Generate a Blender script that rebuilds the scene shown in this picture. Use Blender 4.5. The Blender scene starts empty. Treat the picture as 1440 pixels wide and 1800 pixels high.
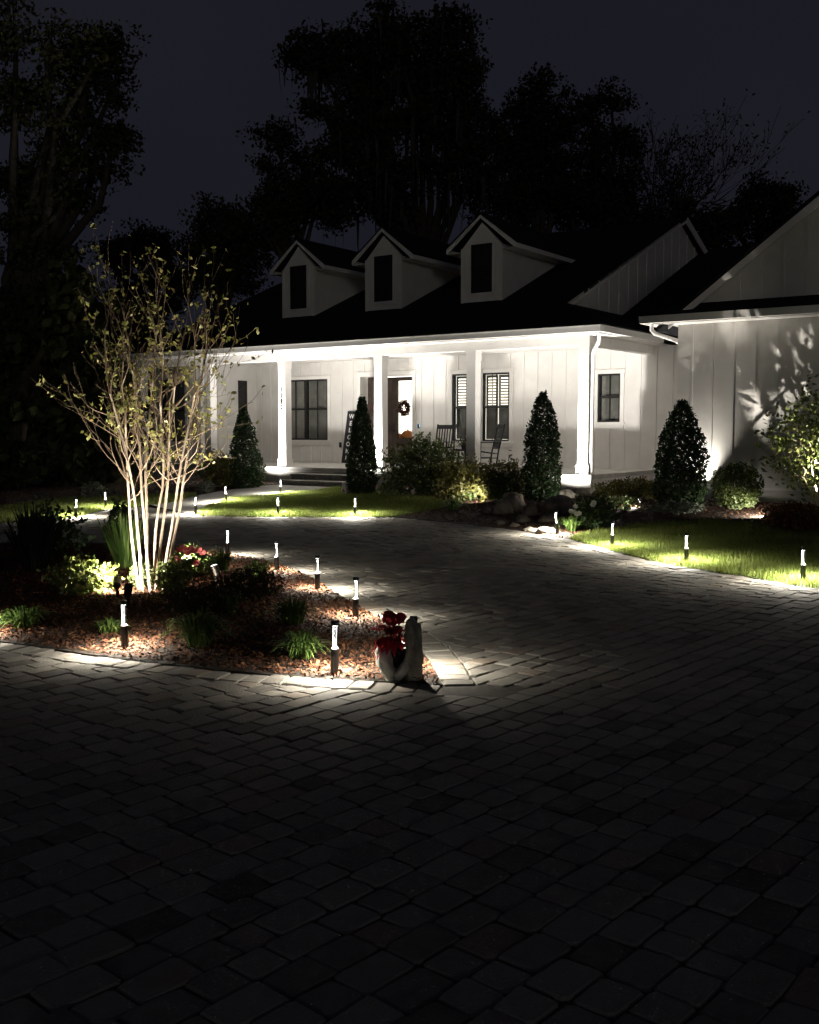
import bpy, bmesh, math, random
import numpy as np
from mathutils import Vector, noise as mnoise

rng = np.random.default_rng(7)
random.seed(7)
sc = bpy.context.scene
col = sc.collection
PI = math.pi

# ------------------------------------------------------------------ camera, sky, added front fill, exposure
EYE = 1.52
FPX = 1830.0                       # focal length in pixels of the 1440 px wide photograph
PITCH = math.atan(143 / FPX)
cam_d = bpy.data.cameras.new('camera')
cam = bpy.data.objects.new('camera', cam_d)
col.objects.link(cam)
cam.location = (0, 0, EYE)
cam.rotation_euler = (PI / 2 - PITCH, 0, 0)
cam_d.sensor_fit = 'HORIZONTAL'
cam_d.sensor_width = 36
cam_d.lens = 36 * FPX / 1440
cam_d.clip_end = 2000
sc.camera = cam

w = bpy.data.worlds.new('World')
sc.world = w
w.use_nodes = True
wn = w.node_tree
wn.nodes.clear()
w_out = wn.nodes.new('ShaderNodeOutputWorld')
w_bg = wn.nodes.new('ShaderNodeBackground')
w_tc = wn.nodes.new('ShaderNodeTexCoord')
w_no = wn.nodes.new('ShaderNodeTexNoise')
w_rp = wn.nodes.new('ShaderNodeValToRGB')
w_no.inputs['Scale'].default_value = 2.2
w_no.inputs['Detail'].default_value = 5
w_rp.color_ramp.elements[0].position = 0.3
w_rp.color_ramp.elements[0].color = (0.0084, 0.0091, 0.0145, 1)
w_rp.color_ramp.elements[1].position = 0.75
w_rp.color_ramp.elements[1].color = (0.0126, 0.0130, 0.0180, 1)
wn.links.new(w_tc.outputs['Generated'], w_no.inputs['Vector'])
wn.links.new(w_no.outputs['Fac'], w_rp.inputs['Fac'])
wn.links.new(w_rp.outputs['Color'], w_bg.inputs['Color'])
wn.links.new(w_bg.outputs['Background'], w_out.inputs['Surface'])
w_bg.inputs['Strength'].default_value = 1.0

front_fill_d = bpy.data.lights.new('front_fill', 'SUN')  # added fill from behind the camera, brightens dormers and gables; no known moon
front_fill_d.energy = 0.065
front_fill_d.angle = math.radians(6)
front_fill_d.color = (1.0, 0.97, 0.88)
front_fill = bpy.data.objects.new('front_fill', front_fill_d)
col.objects.link(front_fill)
front_fill.rotation_euler = (math.radians(84), 0, math.radians(8))

sc.view_settings.view_transform = 'Standard'
sc.view_settings.look = 'None'
sc.view_settings.exposure = 0.0
sc.view_settings.gamma = 1.0
sc.cycles.use_denoising = True
try:
    sc.cycles.denoiser = 'OPENIMAGEDENOISE'
    sc.cycles.denoising_input_passes = 'RGB_ALBEDO_NORMAL'
except Exception:
    pass
sc.cycles.max_bounces = 6
sc.cycles.diffuse_bounces = 4
sc.cycles.transparent_max_bounces = 12
sc.cycles.sample_clamp_indirect = 4.0
sc.cycles.caustics_reflective = False
sc.cycles.caustics_refractive = False

# ------------------------------------------------------------------ survey helpers
HO = (3.82, 22.70)                 # foot of the corner porch column
AX = (math.cos(math.radians(-35)), math.sin(math.radians(-35)))      # along the facade, to the right
AY = (-AX[1], AX[0])                                                 # from the facade into the house
CP, SP = math.cos(PITCH), math.sin(PITCH)


def hloc(X, Y):
    dx, dy = X - HO[0], Y - HO[1]
    return dx * AX[0] + dy * AX[1], dx * AY[0] + dy * AY[1]


def hw(x, y):
    return HO[0] + x * AX[0] + y * AY[0], HO[1] + x * AX[1] + y * AY[1]


def sstep(a, b, v):
    t = np.clip((v - a) / (b - a), 0, 1)
    return t * t * (3 - 2 * t)


def gz(X, Y):
    """height of the lawn level: level drive, gentle rise to the house"""
    return 0.15 * sstep(-7.0, -1.0, hloc(X, Y)[1])


def ray(px, py):
    u = (px - 720) / FPX
    v = (900 - py) / FPX
    return u, CP + v * SP, -SP + v * CP


def ground(px, py, zf=None):
    dx, dy, dz = ray(px, py)
    z = 0.0
    for _ in range(25):
        t = (z - EYE) / dz
        z = float((zf or gz)(dx * t, dy * t))
    return dx * t, dy * t


def lw(px, py, p=3.4):
    """pixel -> (x, z) on the vertical plane y = p of the house"""
    dx, dy, dz = ray(px, py)
    ox, oy = hloc(0, 0)
    ly = dx * AY[0] + dy * AY[1]
    lx = dx * AX[0] + dy * AX[1]
    t = (p - oy) / ly
    return ox + lx * t, EYE + dz * t


# ------------------------------------------------------------------ materials
def mat(name, c1, c2=None, rough=0.75, scale=8.0, bump=0.0, bscale=None, spec=0.3, detail=5, attr=None,
        translucent=0.0, metal=0.0, ramp=None, pos=(0.35, 0.7)):
    m = bpy.data.materials.new(name)
    m.use_nodes = True
    nt = m.node_tree
    b = nt.nodes['Principled BSDF']
    b.inputs['Roughness'].default_value = rough
    b.inputs['Specular IOR Level'].default_value = spec
    b.inputs['Metallic'].default_value = metal
    tc = nt.nodes.new('ShaderNodeTexCoord')
    no = nt.nodes.new('ShaderNodeTexNoise')
    no.inputs['Scale'].default_value = scale
    no.inputs['Detail'].default_value = detail
    nt.links.new(tc.outputs['Object'], no.inputs['Vector'])
    rp = nt.nodes.new('ShaderNodeValToRGB')
    cols = ramp or [c1, c2 or c1]
    while len(rp.color_ramp.elements) < len(cols):
        rp.color_ramp.elements.new(0.5)
    for i, c in enumerate(cols):
        e = rp.color_ramp.elements[i]
        e.position = pos[0] + (pos[1] - pos[0]) * i / (len(cols) - 1)
        e.color = (*c, 1)
    if attr:
        at = nt.nodes.new('ShaderNodeAttribute')
        at.attribute_name = attr
        mx = nt.nodes.new('ShaderNodeMath')
        mx.operation = 'MULTIPLY_ADD'
        mx.inputs[1].default_value = 0.35
        nt.links.new(no.outputs['Fac'], mx.inputs[0])
        m2 = nt.nodes.new('ShaderNodeMath')
        m2.operation = 'MULTIPLY_ADD'
        m2.inputs[1].default_value = 0.75
        m2.inputs[2].default_value = -0.04
        nt.links.new(at.outputs['Fac'], m2.inputs[0])
        nt.links.new(m2.outputs[0], mx.inputs[2])
        nt.links.new(mx.outputs[0], rp.inputs['Fac'])
        for i, e in enumerate(rp.color_ramp.elements):
            e.position = 0.1 + 0.8 * i / (len(cols) - 1)
    else:
        nt.links.new(no.outputs['Fac'], rp.inputs['Fac'])
    nt.links.new(rp.outputs['Color'], b.inputs['Base Color'])
    if bump:
        n2 = nt.nodes.new('ShaderNodeTexNoise')
        n2.inputs['Scale'].default_value = bscale or scale * 4
        n2.inputs['Detail'].default_value = 6
        nt.links.new(tc.outputs['Object'], n2.inputs['Vector'])
        bp = nt.nodes.new('ShaderNodeBump')
        bp.inputs['Strength'].default_value = bump
        bp.inputs['Distance'].default_value = 0.02
        nt.links.new(n2.outputs['Fac'], bp.inputs['Height'])
        nt.links.new(bp.outputs['Normal'], b.inputs['Normal'])
    if translucent:
        out = nt.nodes['Material Output']
        tr = nt.nodes.new('ShaderNodeBsdfTranslucent')
        nt.links.new(rp.outputs['Color'], tr.inputs['Color'])
        ms = nt.nodes.new('ShaderNodeMixShader')
        ms.inputs['Fac'].default_value = translucent
        nt.links.new(b.outputs[0], ms.inputs[1])
        nt.links.new(tr.outputs[0], ms.inputs[2])
        nt.links.new(ms.outputs[0], out.inputs['Surface'])
    return m


def emit(name, c, s, c2=None, scale=3.0):
    m = bpy.data.materials.new(name)
    m.use_nodes = True
    nt = m.node_tree
    b = nt.nodes['Principled BSDF']
    b.inputs['Base Color'].default_value = (0.6, 0.6, 0.6, 1)
    b.inputs['Emission Strength'].default_value = s
    b.inputs['Emission Color'].default_value = (*c, 1)
    if c2:
        tc = nt.nodes.new('ShaderNodeTexCoord')
        no = nt.nodes.new('ShaderNodeTexNoise')
        no.inputs['Scale'].default_value = scale
        rp = nt.nodes.new('ShaderNodeValToRGB')
        rp.color_ramp.elements[0].position = 0.35
        rp.color_ramp.elements[1].position = 0.65
        rp.color_ramp.elements[0].color = (*c, 1)
        rp.color_ramp.elements[1].color = (*c2, 1)
        nt.links.new(tc.outputs['Object'], no.inputs['Vector'])
        nt.links.new(no.outputs['Fac'], rp.inputs['Fac'])
        nt.links.new(rp.outputs['Color'], b.inputs['Emission Color'])
    return m


def clear(name, tint, gloss):
    m = bpy.data.materials.new(name)
    m.use_nodes = True
    nt = m.node_tree
    nt.nodes.clear()
    o = nt.nodes.new('ShaderNodeOutputMaterial')
    t = nt.nodes.new('ShaderNodeBsdfTransparent')
    t.inputs['Color'].default_value = (*tint, 1)
    g = nt.nodes.new('ShaderNodeBsdfGlossy')
    g.inputs['Roughness'].default_value = 0.04
    lwt = nt.nodes.new('ShaderNodeLayerWeight')
    lwt.inputs['Blend'].default_value = 0.3
    mp = nt.nodes.new('ShaderNodeMath')
    mp.operation = 'MULTIPLY_ADD'
    mp.inputs[1].default_value = gloss * 2
    mp.inputs[2].default_value = gloss
    mx = nt.nodes.new('ShaderNodeMixShader')
    nt.links.new(lwt.outputs['Facing'], mp.inputs[0])
    nt.links.new(mp.outputs[0], mx.inputs['Fac'])
    nt.links.new(t.outputs[0], mx.inputs[1])
    nt.links.new(g.outputs[0], mx.inputs[2])
    nt.links.new(mx.outputs[0], o.inputs['Surface'])
    return m


M = {}
M['siding'] = mat('painted_siding', (0.68, 0.66, 0.63), (0.76, 0.74, 0.71), 0.6, 2.5, 0.06, 60)
M['trim'] = mat('white_trim', (0.76, 0.74, 0.71), (0.82, 0.80, 0.77), 0.45, 4)
M['roof'] = mat('dark_shingle', (0.010, 0.011, 0.013), (0.026, 0.027, 0.030), 0.9, 14, 0.5, 30, spec=0.1)
M['stucco'] = mat('foundation_render', (0.50, 0.48, 0.45), (0.62, 0.60, 0.56), 0.85, 5, 0.2, 70)
M['concrete'] = mat('porch_concrete', (0.28, 0.27, 0.25), (0.38, 0.37, 0.34), 0.85, 5, 0.15, 60)
M['step'] = mat('step_stone', (0.13, 0.125, 0.115), (0.24, 0.23, 0.21), 0.85, 9, 0.25, 60)
M['black'] = mat('black_frame', (0.012, 0.012, 0.012), (0.022, 0.021, 0.020), 0.45, 12)
M['door'] = mat('dark_stained_wood', (0.035, 0.024, 0.019), (0.065, 0.046, 0.038), 0.5, 6, 0.1, 40)
M['paver'] = mat('tumbled_paver', None, None, 0.85, 16, 0.35, 90, attr='rnd', spec=0.25,
                 ramp=[(0.105, 0.094, 0.082), (0.195, 0.180, 0.156), (0.26, 0.243, 0.212), (0.235, 0.190, 0.150)])
M['joint'] = mat('joint_sand', (0.045, 0.040, 0.034), (0.085, 0.076, 0.064), 0.95, 20)
M['walk'] = mat('walk_concrete', (0.33, 0.32, 0.30), (0.42, 0.41, 0.38), 0.9, 6, 0.2, 70)
M['soil'] = mat('dark_soil', (0.016, 0.013, 0.010), (0.040, 0.030, 0.022), 0.95, 7, 0.4, 40)
M['terrain'] = mat('leaf_litter', (0.012, 0.011, 0.009), (0.030, 0.028, 0.020), 0.95, 1.3, 0.3, 9)
M['turf'] = mat('turf_base', (0.030, 0.040, 0.012), (0.060, 0.075, 0.022), 0.95, 5)
M['grass'] = mat('grass_blade', None, None, 0.6, 3, attr='rnd', translucent=0.35,
                 ramp=[(0.095, 0.145, 0.026), (0.185, 0.24, 0.050), (0.31, 0.33, 0.10)])
M['mulch'] = mat('bark_mulch', None, None, 0.9, 30, attr='rnd', bump=0.3, bscale=80,
                 ramp=[(0.028, 0.012, 0.006), (0.085, 0.032, 0.015), (0.165, 0.068, 0.030), (0.28, 0.16, 0.08)])
M['leaf_dark'] = mat('evergreen_leaf', None, None, 0.55, 6, attr='rnd', translucent=0.15,
                     ramp=[(0.0162, 0.0351, 0.0162), (0.0405, 0.0743, 0.0297), (0.0743, 0.1148, 0.0459)])
M['leaf_mid'] = mat('shrub_leaf', None, None, 0.5, 6, attr='rnd', translucent=0.25,
                    ramp=[(0.045, 0.075, 0.021), (0.105, 0.1425, 0.039), (0.18, 0.195, 0.0675)])
M['leaf_olive'] = mat('olive_leaf', None, None, 0.55, 6, attr='rnd', translucent=0.25,
                      ramp=[(0.072, 0.072, 0.0208), (0.152, 0.144, 0.04), (0.24, 0.224, 0.072)])
M['leaf_gloss'] = mat('glossy_leaf', None, None, 0.3, 6, attr='rnd', translucent=0.2, spec=0.5,
                      ramp=[(0.045, 0.080, 0.020), (0.13, 0.165, 0.040), (0.26, 0.26, 0.085)])
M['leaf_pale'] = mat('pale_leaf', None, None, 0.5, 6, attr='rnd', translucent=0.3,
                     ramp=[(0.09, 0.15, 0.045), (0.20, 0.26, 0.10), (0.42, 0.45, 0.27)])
M['leaf_grey'] = mat('silver_leaf', None, None, 0.6, 6, attr='rnd', translucent=0.2,
                     ramp=[(0.10, 0.12, 0.09), (0.19, 0.21, 0.16), (0.31, 0.32, 0.27)])
M['leaf_red'] = mat('russet_leaf', None, None, 0.5, 6, attr='rnd', translucent=0.25,
                    ramp=[(0.045, 0.055, 0.016), (0.15, 0.055, 0.020), (0.26, 0.10, 0.035)])
M['leaf_purple'] = mat('dark_purple_leaf', None, None, 0.55, 6, attr='rnd', translucent=0.15,
                       ramp=[(0.020, 0.022, 0.010), (0.040, 0.036, 0.016), (0.065, 0.055, 0.026)])
M['leaf_myrtle'] = mat('myrtle_leaf', None, None, 0.5, 9, attr='rnd', translucent=0.3,
                       ramp=[(0.10, 0.13, 0.028), (0.20, 0.21, 0.055), (0.26, 0.19, 0.075)])
M['blade'] = mat('liriope_blade', None, None, 0.45, 4, attr='rnd', translucent=0.2,
                 ramp=[(0.035, 0.075, 0.018), (0.09, 0.16, 0.036), (0.22, 0.30, 0.08)])
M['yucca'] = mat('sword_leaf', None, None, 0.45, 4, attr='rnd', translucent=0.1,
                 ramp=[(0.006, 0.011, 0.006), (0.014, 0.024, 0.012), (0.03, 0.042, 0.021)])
M['tree_leaf'] = mat('night_tree_leaf', None, None, 0.7, 2, attr='rnd', spec=0.1,
                     ramp=[(0.020, 0.024, 0.010), (0.040, 0.044, 0.018), (0.060, 0.058, 0.025)])
M['moss'] = mat('hanging_moss', (0.040, 0.042, 0.034), (0.075, 0.078, 0.062), 0.9, 3)
M['bark'] = mat('tree_bark', (0.040, 0.034, 0.027), (0.085, 0.072, 0.056), 0.9, 6, 0.4, 20)
M['myrtle_bark'] = mat('pale_smooth_bark', (0.20, 0.155, 0.11), (0.36, 0.30, 0.23), 0.6, 9, 0.1, 40)
M['twig'] = mat('brown_twig', (0.12, 0.085, 0.055), (0.22, 0.165, 0.11), 0.7, 9)
M['stem'] = mat('woody_stem', (0.055, 0.040, 0.026), (0.11, 0.085, 0.055), 0.8, 9)
M['rock'] = mat('field_boulder', (0.12, 0.102, 0.082), (0.32, 0.275, 0.22), 0.9, 4, 0.6, 14)
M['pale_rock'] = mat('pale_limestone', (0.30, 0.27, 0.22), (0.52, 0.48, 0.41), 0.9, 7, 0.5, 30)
M['lit_stone'] = mat('lit_cast_stone', (0.46, 0.44, 0.38), (0.68, 0.66, 0.60), 0.85, 16, 0.5, 50)  # lamplight on planter bowl and foot put into a paler colour
M['shaded_stone'] = mat('shaded_cast_stone', (0.20, 0.19, 0.155), (0.42, 0.40, 0.33), 0.9, 14, 0.6, 45)  # same stone coloured darker, shade on slab and back put in
M['bract'] = mat('red_bract', None, None, 0.5, 8, attr='rnd', translucent=0.25,
                 ramp=[(0.20, 0.006, 0.012), (0.42, 0.014, 0.028), (0.62, 0.05, 0.08)])
M['flower_red'] = mat('coral_petal', None, None, 0.5, 8, attr='rnd', translucent=0.3,
                      ramp=[(0.55, 0.04, 0.06), (0.75, 0.13, 0.15), (0.8, 0.35, 0.33)])
M['flower_white'] = mat('white_petal', (0.75, 0.75, 0.72), (0.85, 0.85, 0.82), 0.5, 8, translucent=0.2)
M['wreath'] = mat('dark_red_wreath', None, None, 0.7, 8, attr='rnd',
                  ramp=[(0.02, 0.018, 0.010), (0.075, 0.015, 0.02), (0.14, 0.04, 0.035)])
M['pot'] = mat('black_pot', (0.010, 0.010, 0.010), (0.02, 0.02, 0.02), 0.6, 9)
M['metal'] = mat('bollard_black', (0.012, 0.012, 0.012), (0.025, 0.024, 0.022), 0.35, 20, spec=0.5)
M['bronze'] = mat('bronze_fixture', (0.030, 0.024, 0.018), (0.06, 0.05, 0.04), 0.45, 20, metal=0.5)
M['chair'] = mat('black_painted_wood', (0.012, 0.012, 0.013), (0.022, 0.022, 0.023), 0.4, 12)
M['sign'] = mat('black_sign_board', (0.014, 0.013, 0.018), (0.026, 0.024, 0.03), 0.6, 10)
M['pumpkin'] = mat('orange_pumpkin', (0.75, 0.24, 0.06), (0.85, 0.36, 0.12), 0.5, 6)
M['curtain'] = mat('roller_shade', (0.20, 0.195, 0.18), (0.27, 0.26, 0.24), 0.8, 5)
M['shutter'] = mat('shutter_slat', (0.72, 0.68, 0.62), (0.8, 0.76, 0.7), 0.5, 5)
M['glass'] = clear('window_glass', (0.92, 0.93, 0.92), 0.06)
M['tube'] = clear('clear_tube', (0.93, 0.95, 0.95), 0.05)
M['glow'] = emit('lit_room', (1.0, 0.90, 0.76), 3.2, (1.0, 0.97, 0.90), 2.0)
M['shade_glow'] = emit('lit_blind_room', (1.0, 0.90, 0.76), 2.6)
M['streak'] = emit('tube_streak', (1.0, 0.99, 0.97), 1.2)  # glow standing in for the bright reflections in the tube
M['ring'] = emit('lit_ring', (1.0, 0.99, 0.97), 0.9)
M['led'] = emit('led_chip', (1.0, 0.98, 0.94), 8.0)
M['lens'] = emit('spot_lens', (1.0, 0.97, 0.92), 9.0)
M['blue_led'] = emit('blue_indicator', (0.10, 0.50, 1.0), 4.0)
M['seat_pad'] = M['chair']


# ------------------------------------------------------------------ mesh helpers
class MB:
    def __init__(s):
        s.v, s.f, s.r = [], [], []

    def add(s, V, F, r=0.5):
        o = len(s.v)
        s.v.extend([tuple(map(float, p)) for p in V])
        s.f.extend([tuple(int(i) + o for i in f) for f in F])
        s.r.extend([r] * len(F))
        return s

    def box(s, x0, x1, y0, y1, z0, z1, r=0.5):
        return s.add([(x0, y0, z0), (x1, y0, z0), (x1, y1, z0), (x0, y1, z0),
                      (x0, y0, z1), (x1, y0, z1), (x1, y1, z1), (x0, y1, z1)],
                     [(0, 3, 2, 1), (4, 5, 6, 7), (0, 1, 5, 4), (1, 2, 6, 5), (2, 3, 7, 6), (3, 0, 4, 7)], r)

    def beam(s, a, b, wx, wz, r=0.5):
        """box between two points with width wx and height wz"""
        a, b = Vector(a), Vector(b)
        d = (b - a).normalized()
        up = Vector((0, 0, 1)) if abs(d.z) < 0.95 else Vector((0, 1, 0))
        sx = d.cross(up).normalized()
        sy = sx.cross(d).normalized()
        V = []
        for p in (a, b):
            for i, j in ((-1, -1), (1, -1), (1, 1), (-1, 1)):
                V.append(p + sx * (i * wx / 2) + sy * (j * wz / 2))
        return s.add(V, [(0, 1, 2, 3), (7, 6, 5, 4), (0, 4, 5, 1), (1, 5, 6, 2), (2, 6, 7, 3), (3, 7, 4, 0)], r)

    def tube(s, pts, rad, n=6, cap=True, r=0.5):
        pts = [Vector(p) for p in pts]
        k = len(pts)
        V, F = [], []
        up = None
        for i, p in enumerate(pts):
            d = (pts[min(i + 1, k - 1)] - pts[max(i - 1, 0)])
            d = d.normalized() if d.length > 1e-9 else Vector((0, 0, 1))
            if up is None:
                up = Vector((1, 0, 0)) if abs(d.x) < 0.9 else Vector((0, 1, 0))
            a = d.cross(up).normalized()
            b = a.cross(d).normalized()
            up = b
            q = rad[i] if hasattr(rad, '__len__') else rad
            for j in range(n):
                t = 2 * PI * j / n
                V.append(p + a * (math.cos(t) * q) + b * (math.sin(t) * q))
        for i in range(k - 1):
            for j in range(n):
                j2 = (j + 1) % n
                F.append((i * n + j, i * n + j2, (i + 1) * n + j2, (i + 1) * n + j))
        if cap:
            F.append(tuple(range(n)))
            F.append(tuple(reversed(range((k - 1) * n, k * n))))
        return s.add(V, F, r)

    def lathe(s, prof, n=12, c=(0, 0, 0), r=0.5):
        V, F = [], []
        for (q, z) in prof:
            for j in range(n):
                t = 2 * PI * j / n
                V.append((c[0] + q * math.cos(t), c[1] + q * math.sin(t), c[2] + z))
        k = len(prof)
        for i in range(k - 1):
            for j in range(n):
                j2 = (j + 1) % n
                F.append((i * n + j, i * n + j2, (i + 1) * n + j2, (i + 1) * n + j))
        F.append(tuple(reversed(range(n))))
        F.append(tuple(range((k - 1) * n, k * n)))
        return s.add(V, F, r)

    def slab(s, poly, th, r=0.5):
        """polygon in space made th thick, downwards"""
        n = len(poly)
        V = [tuple(p) for p in poly] + [(p[0], p[1], p[2] - th) for p in poly]
        F = [tuple(range(n)), tuple(reversed(range(n, 2 * n)))]
        for i in range(n):
            j = (i + 1) % n
            F.append((i, i + n, j + n, j))
        return s.add(V, F, r)

    def prism(s, poly, axis_vec, r=0.5):
        n = len(poly)
        a = Vector(axis_vec)
        V = [Vector(p) for p in poly] + [Vector(p) + a for p in poly]
        F = [tuple(range(n)), tuple(reversed(range(n, 2 * n)))]
        for i in range(n):
            j = (i + 1) % n
            F.append((i, i + n, j + n, j))
        return s.add(V, F, r)

    def mesh(s, name, smooth=False):
        me = bpy.data.meshes.new(name)
        me.from_pydata(s.v, [], s.f)
        a = me.attributes.new('rnd', 'FLOAT', 'FACE')
        a.data.foreach_set('value', s.r)
        if smooth:
            me.polygons.foreach_set('use_smooth', [True] * len(s.f))
        me.update()
        return me

    def obj(s, name, m, parent=None, smooth=False):
        return place(name, s.mesh(name, smooth), m, parent)


def recalc(o):
    bm = bmesh.new()
    bm.from_mesh(o.data)
    bmesh.ops.recalc_face_normals(bm, faces=bm.faces)
    bm.to_mesh(o.data)
    bm.free()
    return o


def place(name, me, m, parent=None):
    if not me.materials:
        me.materials.append(m)
    o = bpy.data.objects.new(name, me)
    col.objects.link(o)
    if parent:
        o.parent = parent
    return o


def np_mesh(name, V, F, rnd=None, smooth=False):
    """V (n,3), F (m,k) arrays"""
    me = bpy.data.meshes.new(name)
    k = F.shape[1]
    me.vertices.add(len(V))
    me.vertices.foreach_set('co', np.asarray(V, dtype=np.float32).ravel())
    me.loops.add(F.size)
    me.loops.foreach_set('vertex_index', F.astype(np.int32).ravel())
    me.polygons.add(len(F))
    me.polygons.foreach_set('loop_start', np.arange(0, F.size, k, dtype=np.int32))
    me.polygons.foreach_set('loop_total', np.full(len(F), k, dtype=np.int32))
    if smooth:
        me.polygons.foreach_set('use_smooth', np.ones(len(F), dtype=bool))
    me.update(calc_edges=True)
    a = me.attributes.new('rnd', 'FLOAT', 'FACE')
    a.data.foreach_set('value', np.asarray(rnd if rnd is not None else np.full(len(F), 0.5), dtype=np.float32))
    me.validate()
    return me


def thing(name, label, cat, loc=(0, 0, 0), rotz=0.0, group=None):
    o = bpy.data.objects.new(name, None)
    o.empty_display_size = 0.2
    col.objects.link(o)
    o.location = loc
    o.rotation_euler = (0, 0, rotz)
    o['label'] = label
    o['category'] = cat
    if group:
        o['group'] = group
    return o


def tag(o, label, cat, group=None, kind=None):
    o['label'] = label
    o['category'] = cat
    if group:
        o['group'] = group
    if kind:
        o['kind'] = kind
    return o


def structure(o):
    o['kind'] = 'structure'
    return o


def copy_tree(o, parent=None):
    c = o.copy()
    col.objects.link(c)
    if parent:
        c.parent = parent
    for ch in list(o.children):
        copy_tree(ch, c)
    return c


def unit(n):
    v = rng.normal(size=(n, 3))
    return v / np.linalg.norm(v, axis=1, keepdims=True)


def leaf_arrays(P, size, up=0.0, aspect=0.5, jitter=0.4):
    """one folded diamond leaf per point"""
    n = len(P)
    d = unit(n)
    d[:, 2] += up
    d /= np.linalg.norm(d, axis=1, keepdims=True)
    q = unit(n)
    s = np.cross(d, q)
    s /= np.linalg.norm(s, axis=1, keepdims=True) + 1e-9
    nrm = np.cross(s, d)
    L = size * (1 + jitter * (rng.random(n) * 2 - 1))[:, None]
    W = L * aspect / 2
    b = P - d * L * 0.5
    tip = P + d * L * 0.5
    lf = P + s * W + nrm * W * 0.35
    rt = P - s * W + nrm * W * 0.35
    V = np.stack([b, rt, tip, lf], axis=1).reshape(-1, 3)
    F = np.arange(n * 4).reshape(n, 4)
    return V, F


def leaf_obj(name, P, size, m, parent=None, up=0.0, aspect=0.5, rnd=None):
    V, F = leaf_arrays(P, size, up, aspect)
    r = np.clip(rng.normal(0.5, 0.22, len(F)), 0, 1) if rnd is None else rnd
    return place(name, np_mesh(name, V, F, r), m, parent)


# ------------------------------------------------------------------ outlines of the garden, from the survey
def smooth_line(pts, closed=False, step=0.15):
    pts = [Vector((p[0], p[1])) for p in pts]
    n = len(pts)
    out = []
    segs = n if closed else n - 1
    for i in range(segs):
        p0 = pts[(i - 1) % n] if closed or i > 0 else pts[0]
        p1, p2 = pts[i % n], pts[(i + 1) % n]
        p3 = pts[(i + 2) % n] if closed or i + 2 < n else pts[n - 1]
        k = max(1, int((p2 - p1).length / step))
        for j in range(k):
            t = j / k
            a = 0.5 * ((2 * p1) + (p2 - p0) * t + (2 * p0 - 5 * p1 + 4 * p2 - p3) * t * t + (3 * p1 - p0 - 3 * p2 + p3) * t ** 3)
            out.append((a.x, a.y))
    if not closed:
        out.append((pts[-1].x, pts[-1].y))
    return out


def pxline(pts, zf=None):
    return [ground(a, b, zf) for a, b in pts]


def inside(P, poly):
    P = np.asarray(P)
    poly = np.asarray(poly)
    x, y = P[:, 0], P[:, 1]
    res = np.zeros(len(P), bool)
    j = len(poly) - 1
    for i in range(len(poly)):
        xi, yi = poly[i]
        xj, yj = poly[j]
        c = ((yi > y) != (yj > y)) & (x < (xj - xi) * (y - yi) / (yj - yi + 1e-12) + xi)
        res ^= c
        j = i
    return res


def dist_poly(P, poly, closed=True):
    """distance to the outline and index of the nearest segment"""
    P = np.asarray(P, float)
    A = np.asarray(poly, float)
    B = np.roll(A, -1, axis=0)
    if not closed:
        A, B = A[:-1], B[:-1]
    best = np.full(len(P), 1e9)
    idx = np.zeros(len(P), int)
    for i in range(len(A)):
        d = B[i] - A[i]
        l2 = d @ d + 1e-12
        t = np.clip(((P - A[i]) @ d) / l2, 0, 1)
        q = A[i] + t[:, None] * d
        dd = np.hypot(P[:, 0] - q[:, 0], P[:, 1] - q[:, 1])
        m = dd < best
        best[m] = dd[m]
        idx[m] = i
    return best, idx


isl_front = smooth_line(pxline([(-420, 1085), (-200, 1105), (0, 1128), (75, 1138), (150, 1150), (270, 1165), (400, 1180), (560, 1192), (690, 1199), (778, 1204)]))
isl_right = smooth_line(pxline([(778, 1204), (758, 1168), (735, 1138), (700, 1110), (655, 1080), (600, 1048), (545, 1014), (480, 990), (400, 974), (330, 964), (250, 959), (150, 957), (0, 957), (-420, 962)]))
ISLAND = isl_front[:-1] + isl_right

edge_ll = smooth_line(pxline([(-420, 935), (-150, 924), (0, 920), (70, 915), (123, 911), (150, 905), (187, 896), (236, 891), (303, 883), (350, 871), (420, 859), (466, 854)]))
walk_r = smooth_line(pxline([(600, 857), (541, 864), (497, 868), (415, 876), (380, 885), (352, 897), (346, 906)]))
lawn_c_front = smooth_line(pxline([(346, 906), (420, 908), (520, 909), (620, 909), (697, 908)]))
bed_front = smooth_line(pxline([(697, 908), (787, 918), (859, 926), (917, 933), (957, 943), (1000, 947)]))
lawn_r_front = smooth_line(pxline([(1000, 947), (1061, 964), (1122, 980), (1202, 997), (1336, 1018), (1440, 1036), (1600, 1060), (1900, 1100)]))
lawn_r_back = smooth_line(pxline([(1000, 946), (1030, 938), (1079, 930), (1153, 921), (1245, 917), (1336, 921), (1440, 930), (1700, 950)]))
lawn_c_back = smooth_line(pxline([(600, 869), (656, 868), (730, 873), (800, 881), (812, 886), (770, 895), (697, 908)]))
lawn_l_back = smooth_line(pxline([(-420, 915), (-150, 902), (0, 892), (110, 877), (200, 875), (270, 871), (345, 868)]))

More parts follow.
